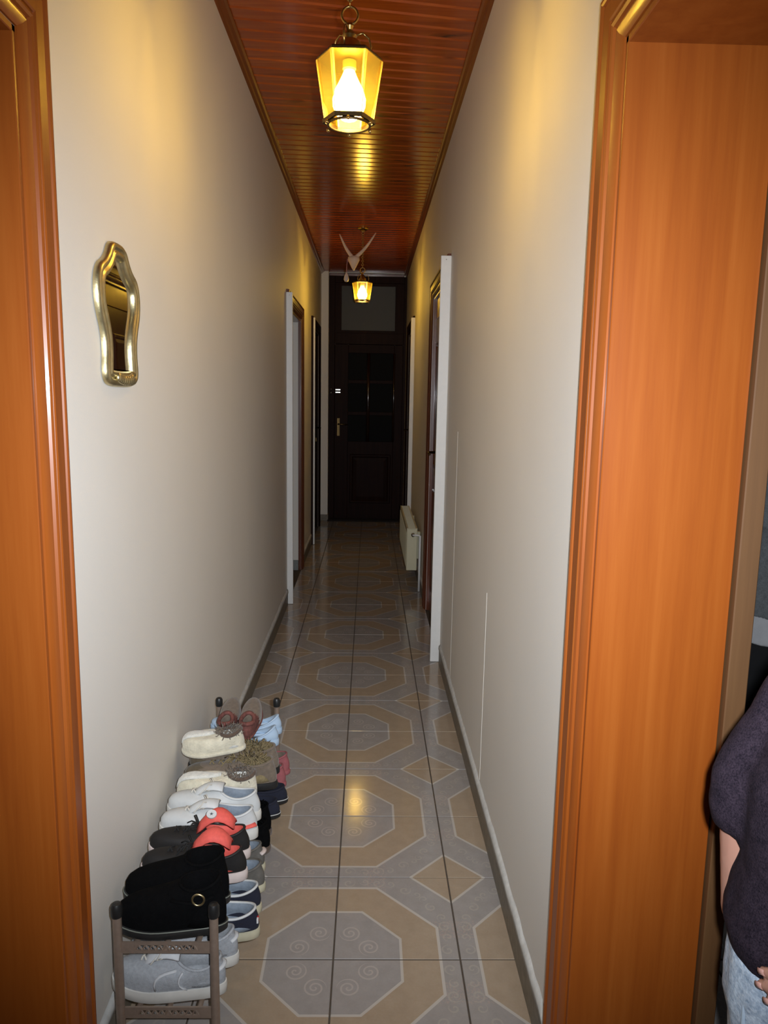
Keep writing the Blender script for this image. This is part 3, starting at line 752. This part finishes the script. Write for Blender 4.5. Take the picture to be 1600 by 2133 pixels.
# 3-4 dark sneakers, coral tongues
def coral_extra(first):
    def f(t, S, rim, base):
        bm = B(); c = Vector((.118, 0, .098)); R = []
        for i in range(9):
            u = i/8; p = Vector((.128-.095*u, 0, .082+.042*sin(pi*u*.9)))
            R.append([p+Vector((0, .030*q*(.6+.4*sin(pi*u)), .006-.016*q*q)) for q in (-1, -.6, -.2, .2, .6, 1)])
        rings(bm, R, False); tg = obj('coral_flap', bm, K_CORAL, t, None, True); so = tg.modifiers.new('thick', 'SOLIDIFY'); so.thickness = .007
        if first:
            n_ = Vector((0, .62, .78)); e2 = Vector((0, -.78, .62)); c = Vector((.088, .0215, .128))
            bm = B(); prism(bm, [(.0125*cos(2*pi*k/16), .0105*sin(2*pi*k/16)) for k in range(16)], lambda a, b, d: c+Vector((a, 0, 0))+e2*b+n_*d, -.004, .0025); pt = obj('white_patch', bm, K_WHITE, tg)
            bm = B()
            for k in range(5):
                a = 2*pi*k/5+.3; prism(bm, [(.0052*cos(a), .0046*sin(a)), (.0016*cos(a+1.57), .0016*sin(a+1.57)), (.0016*cos(a-1.57), .0016*sin(a-1.57))], lambda x, y, d: c+Vector((x, 0, 0))+e2*y+n_*d, .002, .0031)
            obj('star_mark', bm, plain('grey_mark', (.12, .14, .15, 1), .8), tg)
    return f
for yy, lab, fi, hx in ((-.100, 'black sneaker with white sole, bare coral flap, second pair on the top tier', False, -.206), (-.016, 'black sneaker with white sole and round white patch on its coral tongue', True, -.212)):
    shoe('sneaker', lab, 'shoe', (hx, yy, ZU), pi+random.uniform(-.015, .015), .248, .073, .026, .080, .082, .010, .112, .028, .046, .012, K_DARK, K_PSOLE, K_CORAL, laces=4, m_lace=K_LACEK, extra=coral_extra(fi), dip=.012)
# 5-6 white sneakers
def white_extra(t, S, rim, base):
    bm = B(); p = [S(ph, .22) for ph in [.25+i*.2 for i in range(5)]]
    tube(bm, [q+Vector((0, .002, 0)) for q in p], [.010, .009, .008, .006, .003], 8, True, .5); obj('coral_heel_trim', bm, K_CORAL, t, None, True)
for yy, lab, hx, ex in ((.068, 'white sneaker with coral heel trim, resting behind the coral-tongued pair', -.206, white_extra), (.152, 'white sneaker half hidden under the nearer cream slipper', -.210, None)):
    shoe('sneaker', lab, 'shoe', (hx, yy, ZU), pi+random.uniform(-.015, .015), .250, .073, .028, .084, .090, .010, .110, .028, .048, .014, K_WHITE, K_WSOLE, K_BLUEG, laces=5, m_lace=K_LACEW, tongue=(.012, .022), m_tongue=K_WHITE, extra=ex, dip=.014)
# olive-brown boots with fur cuffs
def fur_tufts(bm, c, n, R, ln, rnd):
    for i in range(n):
        a = rnd.uniform(0, 2*pi); rr = R*rnd.uniform(.6, 1.05)
        p = Vector(c)+Vector((rr*1.25*cos(a), rr*sin(a), rnd.uniform(-.012, .008)))
        d = Vector((cos(a)*rnd.uniform(.2, 1.2), sin(a)*rnd.uniform(.2, 1.2), rnd.uniform(-.6, .9))).normalized()*ln*rnd.uniform(.6, 1.2)
        s = Vector((rnd.uniform(-1, 1), rnd.uniform(-1, 1), rnd.uniform(-1, 1))).normalized()*.0022
        e = d.cross(s).normalized()*.0022
        q = p+d*.55+Vector((0, 0, -.1*ln))+s*2
        vs_ = [bm.verts.new(x) for x in (p+s, p-s*.5+e, p-s*.5-e, q+s*.7, q-s*.4+e*.7, q-s*.4-e*.7, p+d)]
        for a_, b_, c_, d_ in ((0, 1, 4, 3), (1, 2, 5, 4), (2, 0, 3, 5)): bm.faces.new((vs_[a_], vs_[b_], vs_[c_], vs_[d_]))
        for a_, b_ in ((3, 4), (4, 5), (5, 3)): bm.faces.new((vs_[a_], vs_[b_], vs_[6]))
def fur_extra(seed):
    def f(t, S, rim, base):
        rnd = random.Random(seed); bm = B(); c = (rim(0)+rim(pi))/2
        fur_tufts(bm, (c.x+.01, 0, c.z), 260, .026, .020, rnd); o = obj('fur_cuff', bm, K_FUR, t, None, True); o['kind'] = 'stuff'
    return f
for yy, lab, hx in ((.320, 'taupe-brown suede boot with tan fur cuff and laces, nearer of its pair', -.186), (.404, 'taupe-brown suede boot with tan fur cuff, farther of its pair', -.190)):
    shoe('furry_boot', lab, 'boot', (hx, yy, ZU), pi+random.uniform(-.015, .015), .272, .074, .022, .090, .084, .010, .108, .033, .052, .012, K_TAUPE, K_BSOLE, K_FUR, m_toe=K_OLIVE, laces=4, m_lace=K_FUR, extra=fur_extra(int(yy*1000)))
# cream sheepskin slippers
def slip_extra(seed):
    def f(t, S, rim, base):
        bm = B(); R = []
        for i in range(9):
            u = i/8; c = S(pi, .08+.8*u)+Vector((0, 0, .003)); wv = .022*sin(pi*(.15+.75*u))
            R.append([c+Vector((0, wv*q, .004-.006*q*q)) for q in (-1, -.5, 0, .5, 1)])
        rings(bm, R, False); o = obj('fleece_panel', bm, K_FLEECE, t, None, True); so = o.modifiers.new('thick', 'SOLIDIFY'); so.thickness = .004
        rnd = random.Random(seed); bm = B(); c = (rim(0)+rim(pi))/2
        fur_tufts(bm, (c.x+.006, 0, c.z), 190, .026, .016, rnd)
        o = obj('frayed_cuff', bm, K_TAUPE, t, None, True); o['kind'] = 'stuff'
    return f
shoe('sheepskin_slipper', 'cream woolly slipper behind the white sneakers on the top tier', 'slipper', (-.232, .236, ZU+.002), pi-.0, .226, .072, .016, .090, .088, .004, .078, .030, .078, .01, K_CREAM, K_CREAM, K_FLEECE, m_collar=K_BRN, extra=slip_extra(3), collar_r=.006)
shoe('sheepskin_slipper', 'cream woolly slipper lying on top of the furry brown boots', 'slipper', (-.284, .355, ZU+.104), pi-.02, .184, .082, .012, .064, .062, .004, .066, .030, .060, .01, K_CREAM, K_CREAM, K_FLEECE, m_collar=K_BRN, extra=slip_extra(5), collar_r=.006, tilt=.12)
# light blue sandals
def sandal_extra(t, S, rim, base):
    for s0 in (.30, .42):
        bm = B(); p = []
        for i in range(13):
            a = pi*i/12; p.append(Vector((.085+s0*.06, .040*cos(a), .030+.030*sin(a))))
        tube(bm, p, .0042, 6, True, .5); obj('red_strap', bm, K_RED, t, None, True)
for yy, lab in ((.590, 'light blue slip-on with red straps at the far end of top tier, nearer one'), (.676, 'light blue slip-on with red straps at the far end of top tier, farther one')):
    shoe('wedge_sandal', lab, 'sandal', (-.214, yy, ZU), pi, .238, .076, .022, .066, .040, .008, .150, .028, .034, .012, K_SKY, K_SKY, K_SKY, dip=.022, extra=sandal_extra)
# taupe and red knitted slippers, toes away from the camera, on the sandals
for xx, lab in ((-.375, 'taupe slipper with red patterned opening on the far sandals, beside the wall'), (-.305, 'taupe slipper with red patterned opening on the far sandals, aisle side')):
    shoe('knitted_slipper', lab, 'slipper', (xx, .500, ZU+.057), pi/2, .190, .066, .008, .056, .060, .004, .070, .022, .052, .02, K_RED, K_RED, K_TAUPE, m_collar=K_RED, m_toe=K_TAUPE, toe_at=.42, collar_r=.007, tilt=-.10)
# ---- lower tier
def grey_extra(t, S, rim, base):
    for sg_ in (1, -1):
        bm = B()
        for ph0, ph1 in ((1.2, 1.9), (1.75, 2.1)):
            p = [S(sg_*(ph0+(ph1-ph0)*i/6), .05+.8*i/6)+Vector((0, sg_*.0015, .001)) for i in range(7)]
            tube(bm, p, .0042, 6, True, .5)
        obj('side_stripe', bm, K_GREYP, t, None, True)
    bm = B(); p = [S(i*.13-.52, .62)+Vector((-.0015, 0, 0)) for i in range(9)]; tube(bm, p, .006, 6, True, .5); obj('heel_tab', bm, K_GREYP, t, None, True)
for yy, lab, hx in ((-.268, 'big blue-grey running shoe with white sole at front of lower tier', -.226), (-.184, 'grey running shoe behind the front one on lower tier, heel showing', -.214)):
    shoe('running_shoe', lab, 'shoe', (hx, yy, ZL), pi+.0, .244, .074, .027, .088, .092, .008, .108, .030, .054, .016, K_GREYM, K_WSOLE, K_GREYM, laces=5, m_lace=K_LACEW, tongue=(.012, .024), m_tongue=K_GREYP, extra=grey_extra, dip=.016)
def navy_extra(flag):
    def f(t, S, rim, base):
        if flag:
            c = S(.25, .42)
            m = [plain('flag_red', (.5, .02, .03, 1), .7), plain('flag_white', (.7, .7, .68, 1), .7)]
            for i in range(2):
                bm = B(); box(bm, c.x-.0045, c.x-.0005, c.y-.006+.006*i, c.y+.006*i, c.z-.006, c.z+.006); obj('flag_patch', bm, m[i], t)
    return f
for yy, lab, fg, hx in ((-.098, 'navy canvas sneaker heel with small red-white flag patch', True, -.178), (-.014, 'navy canvas sneaker with white collar, no patch showing, lower tier', False, -.186)):
    shoe('canvas_sneaker', lab, 'shoe', (hx, yy, ZL), pi-.0, .262, .074, .024, .076, .080, .006, .128, .032, .046, .012, K_NAVY, K_CSOLE, K_BLUEG, m_collar=K_WHITE, laces=5, m_lace=K_LACEW, extra=navy_extra(fg), dip=.012, tongue=(.006, .022), m_tongue=K_NAVY)
for yy, lab, hx in ((.070, 'grey-brown leather shoe with cream sole on lower tier, nearer of pair', -.188), (.154, 'grey-brown leather shoe with pink heel tab, farther of pair', -.200)):
    def ex(t, S, rim, base, y=yy):
        if y > .1:
            bm = B(); p = [S(i*.12-.42, .58)+Vector((-.0015, 0, 0)) for i in range(8)]; tube(bm, p, .009, 6, True, .4); obj('heel_tab', bm, K_PSOLE, t, None, True)
    shoe('leather_shoe', lab, 'shoe', (hx, yy, ZL), pi+.0, .255, .074, .022, .080, .084, .008, .112, .030, .048, .012, K_GREYL, K_CSOLE, K_BLUEG, laces=4, m_lace=K_LACEB, extra=ex, dip=.012)
def dark_fur(seed):
    def f(t, S, rim, base):
        rnd = random.Random(seed); bm = B(); c = (rim(0)+rim(pi))/2
        fur_tufts(bm, (c.x, 0, c.z), 130, .026, .012, rnd); o = obj('fur_cuff', bm, K_BLK, t, None, True); o['kind'] = 'stuff'
    return f
for yy, lab, hx in ((.240, 'black furry-cuffed low boot on lower tier, nearer of its pair', -.196), (.324, 'black furry-cuffed low boot on lower tier, farther of its pair', -.204)):
    shoe('low_boot', lab, 'boot', (hx, yy, ZL), pi, .245, .074, .020, .096, .090, .008, .098, .032, .050, .012, K_BLK, K_BRN, K_BLK, extra=dark_fur(int(yy*1000)))
for yy, lab, hx in ((.420, 'navy slip-on with white welt poking out of lower tier, nearer one', -.190), (.504, 'navy slip-on with white welt poking out of lower tier, farther one', -.176)):
    shoe('slip_on_shoe', lab, 'shoe', (hx, yy, ZL), pi, .246, .074, .016, .056, .056, .008, .130, .030, .036, .010, K_NAVY, K_BSOLE, K_NAVY, welt=K_WHITE, dip=.008)
for yy, lab, hx in ((.604, 'dusty pink slipper at the far end of lower tier, nearer one', -.192), (.688, 'dusty pink slipper at the far end of lower tier, beside far post', -.188)):
    shoe('pink_slipper', lab, 'slipper', (hx, yy, ZL), pi, .238, .074, .016, .074, .066, .008, .100, .030, .044, .012, K_PINK, K_PINK, K_TAUPE, m_collar=K_PINK)

# ================================================================== PEOPLE
M_SKIN = plain('skin', (.42, .215, .155, 1), .5, 0, .08, 60); M_SKIN.node_tree.nodes['Principled BSDF'].inputs['Subsurface Weight'].default_value = .06
def marl(name, a, b, sc=420):
    t = NT(name); co = t.coord('pos'); f = t.noise(co, sc, 3, .7); g = t.noise(co, 60, 3)
    t.p(col=t.ramp(t.mth('ADD', t.mth('MULTIPLY', f, .7), t.mth('MULTIPLY', g, .3)), [(.36, a), (.66, b)]), rough=.95, spec=.1); t.bump(f, .5, .002); return t.m
M_SWEAT = marl('purple_grey_marl_knit', (.006, .0045, .008, 1), (.036, .025, .036, 1))
M_JEANS = marl('light_blue_denim', (.26, .34, .45, 1), (.62, .72, .82, 1), 160)
M_GREYK = marl('grey_knit', (.085, .09, .095, 1), (.19, .20, .205, 1)); M_WHT = plain('white_shirt_cloth', (.42, .42, .43, 1), .85, 0, .1, 40, .2, 'pos')
M_BLKT = plain('black_trouser_cloth', (.006, .006, .007, 1), .9, kind='pos'); M_HAIR = plain('dark_brown_hair', (.035, .018, .010, 1), .5, 0, .4, 200, .5, 'pos'); M_EYE = plain('eye_white', (.7, .68, .65, 1), .2); M_IRIS = plain('brown_iris', (.05, .025, .012, 1), .15); M_LIP = plain('lip', (.38, .12, .10, 1), .4)
M_SHOE = plain('brown_shoe_leather', (.05, .025, .015, 1), .4, 0, .2, 50); M_NAIL = plain('finger_nail', (.55, .30, .25, 1), .3)
def ring_at(c, d, rx, ry, n=18, side=None):
    d = Vector(d).normalized()
    u = Vector(side) if side is not None else frame(d)[0]
    u = (u-d*u.dot(d)).normalized(); v = d.cross(u)
    return [Vector(c)+u*rx*cos(2*pi*k/n)+v*ry*sin(2*pi*k/n) for k in range(n)]
def limb(bm, pts, rad, n=14):
    """capsule-like tapering limb through joints: pts, rad"""
    P = [Vector(p) for p in pts]; Q = []; Rr = []
    for i in range(len(P)-1):
        for k in range(5):
            u = k/5; Q.append(P[i].lerp(P[i+1], u)); Rr.append(rad[i]*(1-u)+rad[i+1]*u)
    Q.append(P[-1]); Rr.append(rad[-1])
    tube(bm, Q, Rr, n)
    for p, r in zip(P, rad): ball(bm, p, r*.995, n, 8)
def torso(bm, secs, n=24, side=(1, 0, 0)):
    rings(bm, [ring_at(c, (0, 0, 1) if len(s) == 0 else s[0], rx, ry, n, side) for c, rx, ry, *s in secs], True, True, True)
def fuse(name, bm, vox, mat, parent, smooth_it=4, noise=None):
    bmesh.ops.recalc_face_normals(bm, faces=bm.faces)
    me = mesh_bm(name, bm); o = put(name, me)
    m = o.modifiers.new('fuse', 'REMESH'); m.mode = 'VOXEL'; m.voxel_size = vox; m.use_smooth_shade = True
    s = o.modifiers.new('smooth', 'SMOOTH'); s.iterations = smooth_it; s.factor = .5
    if noise:
        tx = bpy.data.textures.new(name+'_folds', 'CLOUDS'); tx.noise_scale = noise[1]; tx.noise_depth = 2
        dm = o.modifiers.new('folds', 'DISPLACE'); dm.texture = tx; dm.strength = noise[0]; dm.texture_coords = 'GLOBAL'
    dg = bpy.context.evaluated_depsgraph_get(); dg.update()
    me2 = bpy.data.meshes.new_from_object(o.evaluated_get(dg)); o.modifiers.clear(); o.data = me2; me2.name = name
    me2.materials.clear(); me2.materials.append(mat); me2.shade_smooth(); bpy.data.meshes.remove(me)
    o.parent = parent
    return o
def hand(bm, wrist, fwd, palm_n, thumb_side, curl=.5, size=1.0, curls=None, nails=None):
    """palm and five fingers; fwd: wrist to knuckles; palm_n: out of the palm; thumb_side: towards thumb"""
    f = Vector(fwd).normalized(); n = Vector(palm_n); n = (n-f*n.dot(f)).normalized(); s = Vector(thumb_side); s = (s-f*s.dot(f)-n*s.dot(n)).normalized()
    w_ = Vector(wrist); S_ = size
    secs = []
    for u, rx, ry in ((-.01, .026, .019), (.02, .030, .017), (.05, .037, .0155), (.08, .040, .014), (.092, .036, .010)):
        secs.append(ring_at(w_+f*u*S_, f, rx*S_, ry*S_, 16, s))
    rings(bm, secs, True, True, True)
    for i, (off, ln) in enumerate(((.027, .068), (.009, .077), (-.010, .072), (-.027, .056))):
        p = w_+f*.086*S_+s*off*S_; d = f.copy(); c = curls[i] if curls else curl
        pts = [p-f*.012*S_]; seg = (.42, .31, .27); a = 0
        q = p
        pts.append(q)
        for k, sg_ in enumerate(seg):
            a += c*(.55, .75, .5)[k]; dd = (f*cos(a)+n*sin(a)).normalized(); q = q+dd*ln*sg_*S_; pts.append(q)
        rr = [.0092*S_, .0090*S_, .0082*S_, .0075*S_, .0066*S_]
        limb(bm, pts, rr, 10)
        if nails is not None: nails.append((pts[-1], dd, (-n*cos(a)+f*sin(a))))
    p = w_+f*.028*S_+s*.024*S_+n*.006*S_
    d1_ = (f*.62+s*.70+n*.30).normalized(); d2_ = (f*.86+s*.32+n*.38).normalized()
    pts = [w_+f*.012*S_+s*.012*S_, p, p+d1_*.036*S_, p+d1_*.036*S_+d2_*.028*S_, p+d1_*.036*S_+d2_*.050*S_]
    limb(bm, pts, [.013*S_, .0145*S_, .0108*S_, .0096*S_, .0078*S_], 10)
    if nails is not None: nails.append((pts[-1], d2_, (s*.5-n*.7).normalized()))
def head(bm, c, fwd, up=(0, 0, 1), sc=1.0):
    f = Vector(fwd).normalized(); u = Vector(up); u = (u-f*u.dot(f)).normalized(); s = f.cross(u)
    c = Vector(c)
    def P(a, b, d): return c+(s*a+f*b+u*d)*sc
    R = []
    for z, rx, rf, rb, fo in ((-.112, .030, .030, .020, .040), (-.100, .044, .045, .040, .030), (-.075, .056, .062, .060, .020), (-.045, .064, .070, .076, .012), (-.01, .070, .076, .090, .006), (.03, .073, .078, .096, .002), (.065, .070, .072, .094, 0), (.095, .054, .054, .074, 0), (.113, .026, .026, .036, 0)):
        R.append([P(rx*cos(2*pi*k/20), fo+(rf if sin(2*pi*k/20) > 0 else rb)*sin(2*pi*k/20), z) for k in range(20)])
    rings(bm, R, True, True, True)
    # nose, brow, cheek, ears, lips
    tube(bm, [P(0, .080, .012), P(0, .092, -.012), P(0, .101, -.034)], [.007*sc, .009*sc, .012*sc], 10); ball(bm, P(0, .094, -.038), .013*sc, 10, 8)
    for q in (-1, 1):
        ball(bm, P(q*.010, .089, -.040), .008*sc, 8, 6)
        ball(bm, P(q*.030, .071, .020), .015*sc, 8, 6); ball(bm, P(q*.034, .064, -.032), .022*sc, 10, 8)
        R2 = []
        torus(bm, P(q*.074, -.005, -.012), .020*sc, .006*sc, 14, 6, 'x'); ball(bm, P(q*.071, -.006, -.014), .018*sc, 8, 6)
    tube(bm, [P(-.022, .074, -.064), P(-.008, .086, -.062), P(.008, .086, -.062), P(.022, .074, -.064)], .0055*sc, 8)
    tube(bm, [P(-.019, .073, -.071), P(0, .085, -.072), P(.019, .073, -.071)], .006*sc, 8)
    ball(bm, P(0, .070, -.098), .016*sc, 10, 8)
    return P
def face_parts(P, root, sc=1.0, hair_long=True):
    for q in (-1, 1):
        bm = B(); ball(bm, P(q*.030, .0625, .002), .0125*sc, 14, 10); e = obj('eye', bm, M_EYE, root, None, True)
        bm = B(); ball(bm, P(q*.030, .0722, .002), .0052*sc, 10, 8); obj('iris', bm, M_IRIS, e, None, True)
        bm = B(); tube(bm, [P(q*.012, .083, .019), P(q*.030, .084, .025), P(q*.047, .072, .019)], [.003*sc, .0038*sc, .002*sc], 6); obj('eyebrow', bm, M_HAIR, root, None, True)
    bm = B(); tube(bm, [P(-.023, .078, -.065), P(-.008, .091, -.062), P(0, .090, -.0635), P(.008, .091, -.062), P(.023, .078, -.065)], .0032*sc, 8); tube(bm, [P(-.02, .077, -.071), P(0, .090, -.0725), P(.02, .077, -.071)], .0036*sc, 8); obj('lips', bm, M_LIP, root, None, True)
    bm = B()
    ball(bm, P(0, -.012, .045), .088*sc, 20, 14, (.95, 1.08, .92)); 
    for i in range(26):
        a = -.2+(pi+.4)*i/25; x_, y_ = .078*cos(a), -.01-.088*max(0, sin(a))+.03*(1-abs(sin(a)))
        ln = (.17 if hair_long else .09)*(.9+.2*random.random())
        tube(bm, [P(x_*.6, y_*.6, .10), P(x_, y_, .05), P(x_*1.08, y_*1.08, -.02), P(x_*1.05, y_*1.02-.01, .05-ln)], [.018*sc, .02*sc, .018*sc, .008*sc], 7)
    o = fuse('hair', bm, .006*sc, M_HAIR, root, 2)
def nail_parts(nails, root, sz=1.0):
    for p, d, up in nails:
        bm = B(); u = (up-d*up.dot(d)).normalized(); s = d.cross(u)
        c = p-d*.001+u*.0050*sz
        R = [[c+d*a+s*b*.0042*sz+u*(.0012-.0016*b*b) for b in (-1, -.5, 0, .5, 1)] for a in (-.005, 0, .005)]
        rings(bm, R, False); o = obj('fingernail', bm, M_NAIL, root, None, True); m = o.modifiers.new('thick', 'SOLIDIFY'); m.thickness = .0008

# ---- first person: in the near right doorway, sleeve pushed to the elbow, hand at the hip
pp = thing('person', 'person in a purple-grey marled sweater and light blue jeans in right doorway', 'person', (0, 0, 0))
pp.location = (0, 0, 0)
hip = Vector((.735, -.865, .80)); nails = []
bm = B()
torso(bm, [((.735, -.865, .74), .150, .105), ((.735, -.865, .82), .158, .108), ((.745, -.865, .92), .140, .098), ((.775, -.865, 1.05), .132, .100), ((.805, -.865, 1.16), .134, .100), ((.818, -.865, 1.245), .120, .080), ((.82, -.865, 1.295), .075, .060)])
limb(bm, [(.825, -.865, 1.27), (.835, -.875, 1.36)], [.055, .050])
limb(bm, [(.752, -.832, 1.235), (.600, -.795, .955), (.616, -.780, .735)], [.050, .038, .026])
limb(bm, [(.955, -.865, 1.24), (.945, -.945, .97), (.690, -1.002, .792)], [.050, .038, .025])
hand(bm, (.617, -.779, .728), (.22, .04, -.97), (.98, .1, .1), (.0, -1, 0), .35, .94, None, nails)
hand(bm, (.684, -1.001, .788), (-.90, .30, -.32), (.1, .95, -.3), (-.3, .05, .95), .5, .94, None, nails)
limb(bm, [(.660, -.865, .74), (.668, -.850, .43), (.672, -.845, .07)], [.085, .055, .036])
limb(bm, [(.815, -.865, .74), (.835, -.870, .43), (.845, -.875, .07)], [.085, .055, .036])
P1 = head(bm, (.845, -.885, 1.475), (-.35, -.93, -.1), (0, 0, 1), .98)
fuse('body', bm, .0042, M_SKIN, pp, 3)
face_parts(P1, pp, .98); nail_parts(nails, pp, .95)
bm = B()      # sweater
torso(bm, [((.742, -.865, .760), .176, .130, (-.20, 0, 1)), ((.738, -.865, .80), .186, .140, (-.20, 0, 1)), ((.742, -.865, .87), .168, .138, (-.1, 0, 1)), ((.746, -.870, .97), .178, .132), ((.778, -.870, 1.08), .166, .130), ((.805, -.865, 1.18), .158, .126), ((.81, -.865, 1.265), .150, .102), ((.82, -.865, 1.305), .080, .068)])
limb(bm, [(.745, -.835, 1.235), (.672, -.815, 1.09), (.604, -.797, .965)], [.066, .056, .046])
tube(bm, [(.606, -.797, .975), (.596, -.796, .945), (.599, -.793, .905), (.605, -.791, .880)], [.042, .046, .047, .044], 18)
limb(bm, [(.945, -.865, 1.235), (.955, -.915, 1.10), (.945, -.945, .975), (.83, -.975, .890), (.725, -.998, .815)], [.068, .060, .052, .042, .037])
sw = fuse('sweater', bm, .007, M_SWEAT, pp, 5, (.012, .09))
bm = B(); torus(bm, (.827, -.867, 1.318), .062, .011, 28, 8); obj('collar_rib', bm, M_SWEAT, sw, None, True)
bm = B()      # jeans
torso(bm, [((.735, -.865, .70), .168, .118), ((.735, -.865, .76), .170, .122), ((.735, -.865, .84), .160, .115), ((.738, -.865, .90), .148, .108)])
limb(bm, [(.655, -.865, .74), (.664, -.858, .56), (.668, -.850, .42), (.670, -.845, .07)], [.094, .082, .066, .055])
limb(bm, [(.818, -.865, .74), (.832, -.868, .56), (.838, -.870, .42), (.846, -.875, .07)], [.094, .082, .066, .055])
jn = fuse('jeans', bm, .007, M_JEANS, pp, 4, (.012, .07))
M_SEAM = plain('denim_seam', (.34, .42, .50, 1), .9)
bm = B(); tube(bm, [(.596, -.945, .745), (.612, -.962, .715), (.640, -.972, .695), (.668, -.975, .70)], .0035, 6, True, .6); obj('pocket_seam', bm, M_SEAM, jn, None, True)
bm = B(); tube(bm, [(.573, -.885, .72), (.576, -.885, .60), (.592, -.88, .45)], .003, 6); obj('side_seam', bm, M_SEAM, jn, None, True)
bm = B(); ball(bm, (.600, -.949, .742), .0045, 10, 6); obj('rivet', bm, M_BRASS, jn, None, True)
def foot(root, c, d, mat, L=.25):
    d = Vector(d).normalized(); s = d.cross(Vector((0, 0, 1))); c = Vector(c); R = []
    for u, wd, h0 in ((-.07, .022, .05), (-.06, .034, .075), (-.02, .038, .095), (.04, .038, .085), (.09, .044, .055), (.14, .046, .042), (.172, .034, .034), (.185, .012, .022)):
        R.append([c+d*u+s*wd*cos(2*pi*k/16)+Vector((0, 0, (h0/2+h0/2*sin(2*pi*k/16)) if True else 0)) for k in range(16)])
    bm = B(); rings(bm, R, True, True, True); sh = obj('shoe', bm, mat, root, None, True)
    bm = B(); rings(bm, [[c+d*(-.073+.262*(1-cos(2*pi*k/24))/2)+s*(.044 if cos(2*pi*k/24) < .2 else .038)*sin(2*pi*k/24)+Vector((0, 0, z)) for k in range(24)] for z in (0, .012)], True, True, True); obj('shoe_sole', bm, K_BSOLE, sh)
foot(pp, (.672, -.85, .0), (-.3, -1, 0), M_SHOE); foot(pp, (.846, -.88, .0), (.1, -1, 0), M_SHOE)

# ---- second person: farther inside the right-hand room
p2 = thing('person', 'person in grey top, white shirt hem and black trousers further inside right room', 'person', (0, 0, 0))
ox, oy = 1.690, .98; nails = []
bm = B(); O = lambda x, y, z: (ox+x, oy+y, z)
torso(bm, [(O(0, 0, .82), .160, .11), (O(0, 0, .92), .160, .11), (O(0, 0, 1.05), .140, .10), (O(0, 0, 1.2), .145, .105), (O(0, 0, 1.33), .165, .105), (O(0, 0, 1.42), .14, .08), (O(0, 0, 1.46), .07, .06)])
limb(bm, [O(0, 0, 1.44), O(0, -.01, 1.54)], [.055, .052])
limb(bm, [O(-.16, 0, 1.40), O(-.175, .02, 1.12), O(-.045, -.13, .86)], [.05, .04, .026])
limb(bm, [O(.16, 0, 1.40), O(.20, .02, 1.12), O(.18, -.04, .88)], [.05, .04, .026])
hand(bm, O(-.042, -.132, .855), (.55, -.15, -.8), (.2, .97, 0), (.2, 0, 1), .4, .95); hand(bm, O(.18, -.042, .875), (0, -.1, -1), (-1, 0, 0), (0, -1, 0), .4, .95)
limb(bm, [O(-.085, 0, .82), O(-.10, 0, .47), O(-.11, .02, .08)], [.09, .056, .038]); limb(bm, [O(.085, 0, .82), O(.09, 0, .47), O(.09, .02, .08)], [.09, .056, .038])
P2 = head(bm, O(0, -.02, 1.655), (-.4, -.9, 0)); fuse('body', bm, .006, M_SKIN, p2, 3); face_parts(P2, p2)
bm = B(); torso(bm, [(O(0, 0, .665), .205, .155), (O(0, 0, .80), .200, .150), (O(0, 0, .92), .190, .14), (O(0, 0, 1.07), .170, .13), (O(0, 0, 1.22), .172, .13), (O(0, 0, 1.34), .185, .125), (O(0, 0, 1.43), .15, .1), (O(0, 0, 1.465), .078, .07)])
limb(bm, [O(-.165, 0, 1.395), O(-.18, .02, 1.12), O(-.075, -.10, .905)], [.068, .056, .042]); limb(bm, [O(.165, 0, 1.395), O(.205, .02, 1.12), O(.185, -.035, .91)], [.068, .056, .042])
fuse('grey_top', bm, .009, M_GREYK, p2, 4, (.014, .1))
bm = B(); torso(bm, [(O(0, 0, .565), .212, .160), (O(0, 0, .62), .206, .156), (O(0, 0, .72), .198, .148), (O(0, 0, .80), .188, .138)]); fuse('shirt_hem', bm, .008, M_WHT, p2, 2, (.012, .08))
bm = B(); torso(bm, [(O(0, 0, .70), .165, .12), (O(0, 0, .80), .170, .122), (O(0, 0, .92), .16, .115)])
limb(bm, [O(-.092, 0, .78), O(-.115, 0, .47), O(-.125, .02, .10)], [.10, .078, .062]); limb(bm, [O(.09, 0, .78), O(.095, 0, .47), O(.095, .02, .10)], [.10, .078, .062])
fuse('trousers', bm, .009, M_BLKT, p2, 3, (.01, .08))
foot(p2, O(-.125, .02, 0), (-.35, -1, 0), M_SHOE); foot(p2, O(.095, .02, 0), (.1, -1, 0), M_SHOE)
for o in (pp, p2):      # put each Empty at the figure's base, figure unmoved
    c = Vector((.75, -.865, 0)) if o is pp else Vector((ox, oy, 0))
    o.location = c
    for ch in o.children: ch.location = ch.location - c
